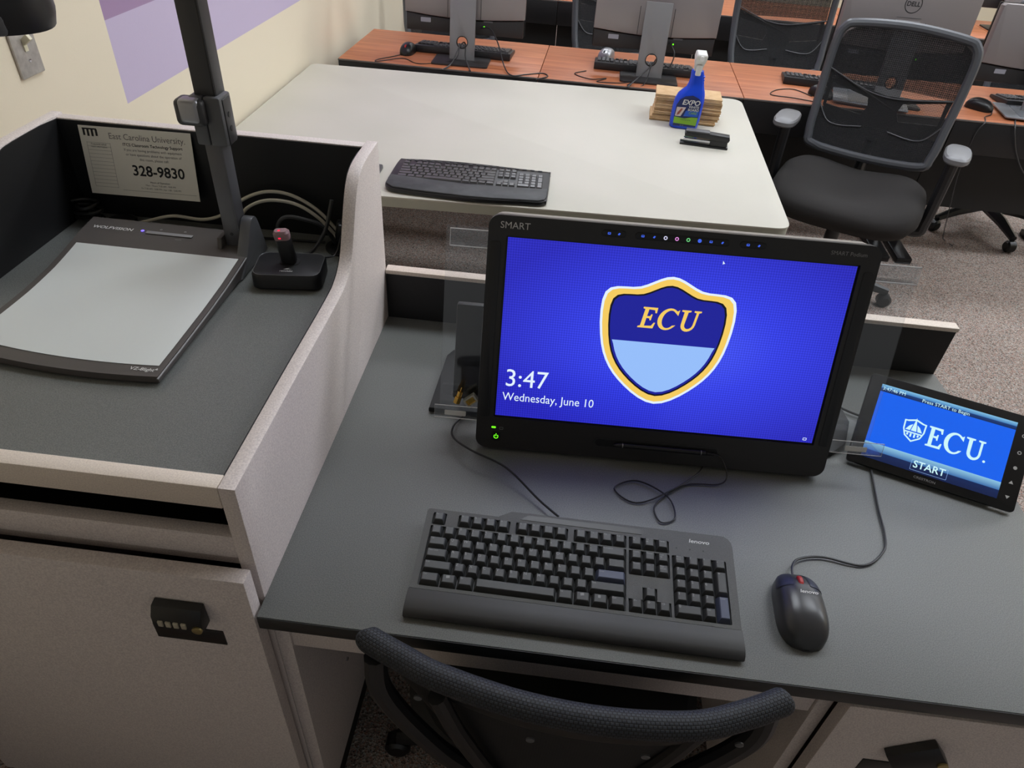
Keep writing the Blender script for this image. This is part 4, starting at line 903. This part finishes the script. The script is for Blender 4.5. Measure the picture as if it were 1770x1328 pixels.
def spray_bottle():
    t = thing('spray_bottle', 'blue whiteboard cleaner spray bottle with white nozzle', 'bottle', (.750, 2.175, -.02), R(-2))
    # rows: z, x centre, half width, half depth
    prof = [(0, 0, .047, .027), (.004, 0, .051, .031), (.03, .001, .053, .033), (.07, .002, .0535, .033), (.10, .004, .052, .031), (.118, .007, .047, .028), (.130, .011, .040, .025), (.140, .015, .032, .022), (.155, .016, .027, .019), (.175, .015, .024, .018), (.192, .0125, .022, .017), (.198, .012, .021, .017), (.2, .012, .017, .015)]
    N = 40; rings = []
    for z, cx, hw, hd in prof: rings.append([(cx+hw*math.copysign(abs(math.cos(a))**.75, math.cos(a)), hd*math.copysign(abs(math.sin(a))**.75, math.sin(a)), z) for a in [2*math.pi*k/N for k in range(N)]])
    b = MB(); b.loft(rings); b.build('body', bottle_blue, t, False, ang=60)
    for i, z in enumerate((.150, .160, .170, .180)):
        b = MB(); b.box(.025, .0405, -.013, .013, z-.0018, z+.0018, .0012, M=Rot(R(-12), 'X') if False else None); b.build('grip_rib', bottle_blue, t, False)
    b = MB()
    def ring(x0, x1, y0, y1, z): return [(x0, y0, z), (x1, y0, z), (x1, y1, z), (x0, y1, z)]
    b.loft([ring(-.002, .024, -.014, .014, .198), ring(-.002, .025, -.014, .016, .21), ring(-.004, .028, -.024, .03, .225), ring(-.006, .031, -.036, .032, .24), ring(-.004, .032, -.042, .03, .254), ring(-.001, .030, -.04, .026, .258)])
    b.build('spray_head', white_pl, t, False, smooth=False)
    b = MB(); b.box(.002, .021, -.030, -.019, .186, .222, .004, M=Tr((0, 0, 0))); b.build('trigger', white_pl, t, False)
    b = MB(); b.tube([(.0135, -.040, .2465), (.0135, -.048, .2465)], .008, 14); b.build('nozzle', white_pl, t, False)
    navy = mat('label_navy', (28, 40, 92), .4); green = mat('label_green', (128, 176, 44), .4); blue2 = mat('label_blue', (40, 90, 190), .4); skin = mat('label_picture', (206, 190, 186), .5)
    def lab(name, poly, m, d=0):
        bm_ = MB(); 
        bm_.plate([(x, z) for x, z in poly], 0, .0008, plane='xz', M=Tr((0, -.0322-d, 0))); return bm_.build(name, m, t, False)
    ol = [(-.041, .012), (.040, .012), (.0435, .06), (.044, .095), (.034, .112), (.010, .121), (-.016, .116), (-.032, .104), (-.0415, .085), (-.043, .05)]
    lab('label', ol, navy)
    lab('label_green_field', [(-.0415, .022), (.040, .018), (.042, .046), (.02, .046), (-.005, .040), (-.0415, .044)], green, .0008)
    lab('label_blue_field', [(-.01, .048), (.041, .049), (.042, .068), (-.004, .068)], blue2, .0006)
    lab('label_picture', [(-.040, .047), (-.02, .047), (-.006, .079), (-.038, .078)], skin, .0009)
    lab('label_hand', [(-.035, .05), (-.026, .054), (-.016, .074), (-.022, .075), (-.033, .06)], mat('label_hand', (150, 80, 66), .5), .0014)
    L = lambda x, z: Tr((x, -.0345, z)) @ Rot(R(90), 'X')
    text('brand_print', 'EXPO', .0245, print_w, t, L(.008, .096), False, bold=.02, shear=.2)
    text('product_print', 'WHITE', .0115, print_w, t, L(.021, .0815), False, bold=.015); text('product_print', 'BOARD', .0115, print_w, t, L(.021, .0715), False, bold=.015)
    text('product_print', 'CARE', .0115, green, t, L(.021, .0605), False, bold=.012)
    text('small_print', 'Cleaning Spray', .006, navy, t, L(0, .036), False); text('small_print', '22 fl oz', .0045, print_g, t, L(-.01, .0155), False)
spray_bottle()
def towels():
    t = thing('paper_towel_stack', 'stack of folded brown paper towels behind the spray bottle', 'paper towels', (.765, 2.27, -.02), R(-4))
    rnd = random.Random(3); z = 0; n = 19
    for i in range(n):
        h = .0051 if i < n-3 else .0042; e = .006 if i < 4 else 0
        dx, dy = rnd.uniform(-.003, .003)+(.004 if i < 5 else 0)*(-1), rnd.uniform(-.003, .003)
        w0 = -.122-e*(1 if i < 3 else .3); w1 = .118-(.006 if i < 3 else 0)
        b = MB(); q = [(w0+dx, -.058+dy), (w1+dx, -.058+dy+rnd.uniform(-.002, .002)), (w1+dx+rnd.uniform(-.002, .002), .058+dy), (w0+dx, .058+dy)]
        b.plate(q, z+.0004, z+h, bev=.0012); b.build('towel', towelm, t, False); z += h
towels()
def stapler():
    t = thing('stapler', 'black desk stapler in front of the spray bottle', 'stapler', (.806, 1.995, -.02), R(-7))
    b = MB(); b.box(-.082, .082, -.017, .017, 0, .008, .002); b.build('base', black, t, False)
    b = MB(); b.box(.02, .078, -.0155, .0155, .008, .034, .003); b.build('hinge_block', black_satin, t, False)
    b = MB(); b.box(-.072, .03, -.009, .009, .0135, .0225, .001); b.build('magazine', chrome, t, False)
    b = MB(); b.plate([(-.070, .030), (.08, .026), (.083, .034), (.08, .044), (.01, .047), (-.05, .046), (-.072, .042)], -.0165, .0165, plane='xz', bev=.0025); b.build('top_arm', black_satin, t, False)
    b = MB(); b.box(-.068, .012, -.0155, .0155, .0455, .0505, .002); b.build('top_cover', mgrey, t, False)
stapler()

# ------------------------------------------------------------------ classroom rows
ROWA = -.027
def row_pt(x, y, y0): return (x, y0+y+(x-.2)*ROWA)
def wood_desk(label, x0, x1, y0, group, legs=True):
    cx = (x0+x1)/2; c = row_pt(cx, 0, y0)
    t = thing('classroom_desk', label, 'desk', (c[0], c[1], -T), math.atan(ROWA), group); w_ = (x1-x0)/2-.0015; Z = T-.04
    b = MB(); b.box(-w_, w_, .0, .56, Z-.028, Z, .001); b.build('desk_top', wood_m, t, False)
    b = MB(); b.box(-w_-.001, w_+.001, -.004, 0, Z-.008, Z-.001, .001); b.build('edge_strip', mat('grey_edge', (104, 98, 94), .35), t, False)
    b = MB(); b.box(-w_, w_, -.003, .018, Z-.14, Z-.009, .002); b.build('cable_cover', mat('black_cover', (26, 25, 26), .4, bump=.3, bscale=60), t, False)
    b = MB(); b.box(-w_, w_, .10, .115, .26, Z-.03); b.build('modesty_panel', mat('modesty_black', (22, 22, 22), .6), t, False)
    for s in (-1, 1):
        b = MB(); b.box(s*(w_-.05)-.03, s*(w_-.05)+.03, .2, .26, .03, Z-.028, .003); b.build('leg', black, t, False)
        b = MB(); b.box(s*(w_-.05)-.035, s*(w_-.05)+.035, .0, .5, 0, .03, .004); b.build('foot', black, t, False)
    return t
SEAMS = [-.712, .175, 1.055, 1.925, 2.80, 3.68]
names1 = ['cherry wood desk at the wall with a red-wheeled mouse', 'cherry wood desk behind the spray bottle', 'cherry wood desk behind the mesh office chair', 'cherry wood desk at the right edge with a tablet', 'cherry wood desk beyond the right edge']
for i in range(4): wood_desk(names1[i], SEAMS[i], SEAMS[i+1], 2.70, 'front row of cherry wood desks')
names2 = ['second-row cherry desk nearest the wall', 'second-row cherry desk behind the middle computer', 'second-row cherry desk seen past the empty chair', 'second-row cherry desk right of the mesh chair top', 'second-row cherry desk farthest right']
for i in range(5): wood_desk(names2[i], SEAMS[i], SEAMS[i+1], 4.36, 'second row of cherry wood desks')

def make_computer():
    """All-in-one computer seen from behind; the stand column faces -Y, origin under the column."""
    t = thing('desktop_computer', 'c', 'computer', (0, 0, 0), 0, 'all-in-one computers on the cherry desks')
    b = MB(); b.plate(rrect(.25, .15, .012, 4, .0, -.015), 0, .008, bev=.0015); b.build('stand_foot', metal_dark, t, False)
    b = MB(); b.plate([(-.056, .006), (.056, .006), (.056, .30), (-.056, .30)], -.006, .006, [circ(.024, 24, 0, .078)], 'xz', M=Rot(R(-6), 'X'), bev=.001); b.build('stand_column', columnm, t, False)
    b = MB(); b.plate(circ(.026, 24, 0, .078), -.007, .007, [circ(.0225, 24, 0, .078)], 'xz', M=Rot(R(-6), 'X')); b.build('cable_ring', black, t, False)
    K = Tr((0, .085, 0)) @ Rot(R(-4), 'X')
    def curve(z0, z1, n=10): return [(-.265+.53*k/n, 0) for k in range(n+1)]
    low = [(-.262, .098), (.262, .098), (.262, .168)]+[(.262-.524*k/10, .168-.028*math.sin(math.pi*k/10)*.55) for k in range(1, 10)]+[(-.262, .168)]
    b = MB(); b.plate(low, -.012, .026, plane='xz', M=K, bev=.003); b.build('lower_shell', mat('lower_shell_black', (40, 38, 38), .45), t, False)
    up = [(-.266, .171)]+[(-.266+.532*k/10, .171-.028*math.sin(math.pi*k/10)*.55) for k in range(1, 10)]+[(.266, .171), (.266, .385), (.258, .393), (-.258, .393), (-.266, .385)]
    b = MB(); b.plate(up, -.012, .033, plane='xz', M=K, bev=.005); b.build('back_shell', shellm, t, False)
    for x in (-.075, .072):
        b = MB(); b.box(x-.0012, x+.0012, -.0335, -.033, .16, .27, M=K); b.build('shell_seam', black_satin, t, False)
    b = MB(); b.plate(rrect(.534, .298, .006, 3, 0, .246), -.022, -.012, plane='xz', M=K); b.build('screen_bezel', black, t, False)
    b = MB(); b.box(-.05, .05, -.036, -.028, .17, .275, .003, M=K); b.build('stand_mount', columnm, t, False)
    b = MB(); b.plate(circ(.034, 32, 0, .335), .033, .0336, [circ(.031, 32, 0, .335)], 'xz', M=K); b.build('logo_ring', black_satin, t, False)
    me = text_mesh('DELL', .024, bold=.02); me.materials.append(black_satin); me.transform(K @ Tr((0, -.0338, .335)) @ Rot(R(90), 'X')); link_mesh('logo', me, None, t)
    b = MB(); b.box(-.05, .05, -.0345, -.033, .284, .2855, M=K); b.build('latch_line', mgrey, t, False)
    b = MB(); b.plate(rrect(.045, .018, .002, 2, -.175, .142), .026, .0268, plane='xz', M=K); b.build('sticker', mat('grey_sticker', (150, 150, 158), .5), t, False)
    b = MB(); b.box(.085, .125, -.0275, -.026, .150, .157, M=K); b.build('port_strip', mgrey, t, False)
    b = MB(); b.tube([(.075, -.026, .132), (.075, -.038, .132)], .007, 12, M=K); b.build('plug', black, t, False)
    b = MB(); b.tube([(.088, -.026, .132), (.088, -.0275, .132)], .0035, 10, M=K); b.build('power_led', led_g, t, False)
    return t
proto = make_computer()
comps = [((-.180, 2.845), 0, 'grey all-in-one computer on the desk nearest the wall, seen from behind'), ((.655, 2.83), -.02, 'grey all-in-one computer behind the spray bottle, seen from behind'),
         ((1.675, 2.80), -.02, 'grey all-in-one computer with round logo above the mesh chair'), ((2.30, 2.80), -.04, 'grey all-in-one computer cut by the right edge')]
for i, ((x, y), rz, lb) in enumerate(comps):
    c = place(proto if i == 0 else copy_tree(proto), (x, y, -.04), rz, lb)
    if i == 2:
        for q in c.children:                                       # this panel is set higher on its stand
            if q.name.split('.')[0] not in ('stand_foot', 'stand_column', 'cable_ring'): q.location.z += .03
for (x, y), lb in (((.55, 4.72), 'second-row computer behind the chair beside the wall computer'), ((2.95, 4.62), 'second-row computer near the far right of the room')):
    place(copy_tree(proto), (x, y, -.04), -.03, lb)

def make_far_keyboard():
    t = thing('desk_keyboard', 'k', 'keyboard', (0, 0, 0), 0, 'keyboards on the cherry desks')
    b = MB(); b.plate([(-.078, .002), (.075, .002), (.078, .012), (.072, .030), (-.070, .016), (-.078, .012)], -.225, .225, plane='yz', bev=.002); b.build('case', black_satin, t, False)
    b = MB(); small_keys(b, Tr((-.2145, -.058, .0175)) @ Rot(math.atan(.1), 'X')); k = b.build('keys', dgrey, t, False, smooth=False); k['kind'] = 'stuff'
    return t
kb = make_far_keyboard()
for i, ((x, y), rz, lb) in enumerate((((-.19, 2.995), R(180-3), 'black keyboard behind the column of the wall-side computer'), ((.64, 2.975), R(180-2), 'black keyboard behind the column of the middle computer'), ((1.50, 2.985), R(180-8), 'black keyboard seen through the mesh chair back'), ((2.44, 2.96), R(180+2), 'black keyboard at the right edge beside the tablet'))):
    place(kb if i == 0 else copy_tree(kb), (x, y, -.04), rz, lb)
make_mouse('desk_mouse', 'small black mouse with red wheel on the wall-side cherry desk', (-.438, 2.90, -.04), R(175), .108, .064, .042, black, True, False, parts=False)
make_mouse('desk_mouse', 'silver grey mouse beside the middle computer keyboard', (.468, 3.108, -.04), R(160), .115, .068, .042, silver, True, False, black, parts=False)
make_mouse('desk_mouse', 'glossy black mouse alone on the cherry desk at the right', (2.08, 2.82, -.04), R(225), .115, .068, .042, black, True, False, black, parts=False)
make_mouse('desk_mouse', 'black mouse seen through the left opening of the mesh chair', (1.40, 2.80, -.04), R(215), .115, .068, .042, black, True, False, black, parts=False)
def tablet(label, loc, rz):
    t = thing('drawing_tablet', label, 'tablet', loc, rz, 'silver drawing tablets on the cherry desks')
    b = MB(); b.plate(rrect(.30, .21, .008), 0, .006, bev=.0015); b.build('body', mat('tablet_silver', (150, 152, 156), .3, metal=.4), t, False)
    b = MB(); b.plate(rrect(.22, .17, .003, 3, .02, 0), .006, .0066); b.build('drawing_area', mat('tablet_area', (128, 132, 138), .25, metal=.3), t, False)
tablet('silver drawing tablet on the cherry desk at the right edge', (2.30, 2.775, -.0315), R(-8)); tablet('silver drawing tablet seen through the mesh chair back', (1.60, 2.775, -.0315), R(-14))
Z = -.04
def zc(pts, z=Z+.0025): return [(x, y, z) if len(p) == 2 else (x, y, p[2]) for p in pts for x, y in [p[:2]]]
cable('computer_cable', 'thin black mouse cord on the wall-side cherry desk', zc([(-.46, 2.855), (-.50, 2.80), (-.54, 2.75), (-.535, 2.72), (-.44, 2.80), (-.36, 2.74), (-.28, 2.78), (-.20, 2.80, Z+.02), (-.19, 2.845, Z+.075)]), .0018, cable_k)
cable('computer_cable', 'black cord pair hanging from the wall-side computer stand hole', zc([(-.24, 2.68), (-.21, 2.74, Z+.015), (-.185, 2.82, Z+.07), (-.17, 2.87, Z+.07), (-.155, 2.79, Z+.03), (-.12, 2.70)]), .003, cable_g)
cable('computer_cable', 'black power cord looping over the desk seam beside the wall computer', zc([(-.105, 2.895, Z+.132), (-.06, 2.88, Z+.135), (-.02, 2.84, Z+.09), (.02, 2.76, Z+.02), (.06, 2.69), (.12, 2.72), (.19, 2.76), (.215, 2.72), (.17, 2.66)]), .0028, cable_k)
cable('computer_cable', 'tangled black cord in front of the middle keyboard', zc([(.38, 2.86), (.33, 2.80), (.40, 2.74), (.47, 2.77), (.43, 2.71), (.53, 2.72), (.60, 2.76), (.56, 2.70), (.63, 2.72), (.66, 2.82, Z+.07)]), .002, cable_k)
cable('computer_cable', 'black cord hanging from the middle computer stand hole', zc([(.68, 2.87, Z+.075), (.655, 2.80, Z+.06), (.60, 2.74, Z+.02), (.56, 2.67)]), .003, cable_g)
cable('computer_cable', 'power cord curling from the middle computer plug', zc([(.735, 2.89, Z+.132), (.755, 2.87, Z+.10), (.74, 2.86, Z+.05), (.70, 2.87, Z+.07)]), .0028, cable_g)
cable('computer_cable', 'thin looping cord on the desk left of the mesh chair', zc([(1.36, 2.78), (1.30, 2.86), (1.22, 2.83), (1.18, 2.75), (1.27, 2.73), (1.36, 2.70)]), .002, cable_k)
cable('computer_cable', 'thin grey mouse cord dropping over the right desk front edge', [(2.12, 2.78, Z+.01), (2.10, 2.74, Z+.003), (2.06, 2.70, Z+.003), (2.04, 2.645, Z-.004), (2.02, 2.64, -.10), (2.05, 2.68, -.28), (2.10, 2.70, -.48), (2.20, 2.84, -.64), (2.28, 2.96, -T+.003), (2.30, 2.90, -T+.003)], .0022, cable_g)
cable('computer_cable', 'dark cord hanging from the tablet over the right desk edge', [(2.22, 2.74, Z+.012), (2.18, 2.69, Z+.004), (2.16, 2.64, Z-.004), (2.17, 2.625, -.08), (2.22, 2.63, -.16), (2.3, 2.635, -.24), (2.45, 2.635, -.30)], .003, cable_g)

# ------------------------------------------------------------------ mesh office chairs
def make_chair():
    """Office chair facing -Y; origin on the floor under the gas column."""
    t = thing('office_chair', 'c', 'chair', (0, 0, -T), 0, 'mesh back office chairs')
    N = 40
    def se(a, w, d, p): return (w*math.copysign(abs(math.cos(a))**p, math.cos(a)), d*math.copysign(abs(math.sin(a))**p, math.sin(a)))
    rings = []
    for k, z in ((.80, .405), (.93, .412), (1.0, .445), (1.0, .48), (.965, .508), (.88, .527), (.72, .532), (.5, .527), (.25, .522), (.06, .52)):
        r = []
        for i in range(N):
            a = 2*math.pi*i/N; x, y = se(a, .282*k, .262*k, .62)
            dip = (-.034*math.exp(-((x)/.15)**2)*(1 if y > -.13 else max(0, 1-(-y-.13)/.12))-.03*max(0, (-y-.12)/.14))*(min(1, max(0, (z-.47)/.05)))
            r.append((x, y-.01, z+dip))
        rings.append(r)
    b = MB(); b.loft(rings); b.build('seat', fabric, t, False, ang=80)
    # back: outline (x, height) on a slightly reclined, curved sheet
    def bp(x, h, off=0): return (x, .215+.16*(h-.55)-.9*x*x*.35+.03*math.sin((h-.55)*6)+off, h)
    ol = [(-.205, .56), (-.235, .60), (-.244, .70), (-.25, .85), (-.248, .95), (-.232, .992), (-.19, 1.01), (0, 1.022), (.19, 1.01), (.232, .992), (.248, .95), (.25, .85), (.244, .70), (.235, .60), (.205, .56), (0, .545)]
    pth = [Vector(bp(p.x, p.y)) for p in smooth_path([(x, h, 0) for x, h in ol], 5, True)]
    b = MB(); b.tube(pth, .017, 10, True); b.build('back_frame', frame_grey, t, False)
    rows = []
    for j in range(13):
        h = .556+(1.012-.556)*j/12
        hw = .238 if .6 < h < .97 else (.20 if h < .58 else .225 if h < .99 else .17)
        rows.append([bp(-hw+2*hw*i/16, h, -.004) for i in range(17)])
    b = MB(); b.loft(rows, cap=False, closed=False); b.build('back_mesh', meshm, t, False)
    rows2 = []
    for j in range(7):
        h = .80+(1.005-.80)*j/6; hw = .236 if h < .97 else (.222 if h < .99 else .17)
        rows2.append([bp(-hw+2*hw*i/16, h, .02) for i in range(17)])
    b = MB(); b.loft(rows2, cap=False, closed=False); b.loft([[bp(-.232+.464*i/16, h, .02) for i in range(17)] for h in (.56, .60, .655)], cap=False, closed=False); b.build('rear_mesh', meshm2, t, False)
    lum = [(-.222, .70), (-.16, .62), (-.06, .60), (0, .60), (.06, .60), (.16, .62), (.222, .70), (.232, .80), (.10, .775), (0, .768), (-.10, .785), (-.235, .83)]
    h1 = [(-.212, .705), (-.072, .688), (-.056, .72), (-.066, .752), (-.212, .786)]; h2 = [(-x, h) for x, h in h1][::-1]
    b = MB(); b.plate(lum, 0, .008, [h1, h2], 'xz')
    for v in b.bm.verts: q = bp(v.co.x, v.co.z, .028); v.co.y = q[1]+(v.co.y+.004)
    b.build('lumbar_support', black, t, False, smooth=False)
    for s in (-1, 1):
        b = MB(); b.tube(smooth_path([bp(s*.235, .72, -.007), bp(s*.19, .66, -.007), bp(s*.14, .645, -.007), bp(s*.05, .655, -.007)], 5), .0025, 6); b.build('back_seam', mgrey, t, False)
    b = MB(); b.tube(smooth_path([bp(-.24, .845, -.007), bp(-.1, .79, -.007), bp(0, .772, -.007), bp(.1, .78, -.007), bp(.235, .805, -.007)], 5), .0025, 6); b.build('back_seam', mgrey, t, False)
    b = MB(); b.tube([(0, .262, .62), (0, .285, .52), (0, .22, .40), (0, .05, .375)], .022, 10, flat=1.6); b.build('back_stem', black, t, False)
    b = MB(); b.box(-.10, .10, -.12, .14, .36, .402, .01); b.build('mechanism', black, t, False)
    for s in (-1, 1):
        b = MB(); b.tube(smooth_path([(s*.15, .03, .385), (s*.285, .03, .375), (s*.302, .03, .42), (s*.305, .025, .55), (s*.305, .02, .685)], 5), .021, 10); b.build('arm_post', black_satin, t, False)
        rr = []
        for k, z in ((.9, .683), (1, .69), (1, .703), (.9, .709), (.5, .711)):
            rr.append([(s*.305+q[0], .0+q[1], z) for q in [se(2*math.pi*i/24, .045*k, .095*k, .7) for i in range(24)]])
        b = MB(); b.loft(rr); b.build('arm_pad', armpad, t, False)
        b = MB(); b.tube([(s*.305+s*.03, .02, .672), (s*.305+s*.048, .02, .668)], .008, 8); b.build('arm_lever', mgrey, t, False)
    b = MB(); b.tube([(0, 0, .37), (0, 0, .10)], .027, 14); b.build('gas_column', black, t, False)
    for k in range(5):
        a = R(18+72*k); e = (.30*math.cos(a), .30*math.sin(a))
        b = MB(); b.tube([(0, 0, .115), (e[0]*.6, e[1]*.6, .095), (e[0], e[1], .068)], lambda u: .032-.016*u, 8); b.build('leg', black, t, False)
        b = MB(); b.lathe([(.0, -.024), (.02, -.024), (.029, -.016), (.029, .016), (.02, .024), (0, .024)], 16, M=Tr((e[0], e[1], .029)) @ Rot(a, 'Z') @ Rot(R(90), 'X')); b.build('caster', black, t, False)
    return t
ch = make_chair()
chairs = [((1.455, 2.275), R(-24), 'black mesh back chair with grey arm pads right of the white table'), ((-.36, 3.50), R(6), 'black chair half hidden behind the wall-side computer'), ((.58, 3.52), R(10), 'black chair half hidden behind the middle computer'), ((1.40, 3.45), R(4), 'empty black chair between the middle computer and the mesh chair'), ((2.53, 3.20), R(-29), 'chair whose star base shows under the right cherry desk')]
for i, ((x, y), rz, lb) in enumerate(chairs):
    place(ch if i == 0 else copy_tree(ch, None, ('arm_pad', 'arm_post', 'arm_lever')), (x, y, -T), rz, lb)
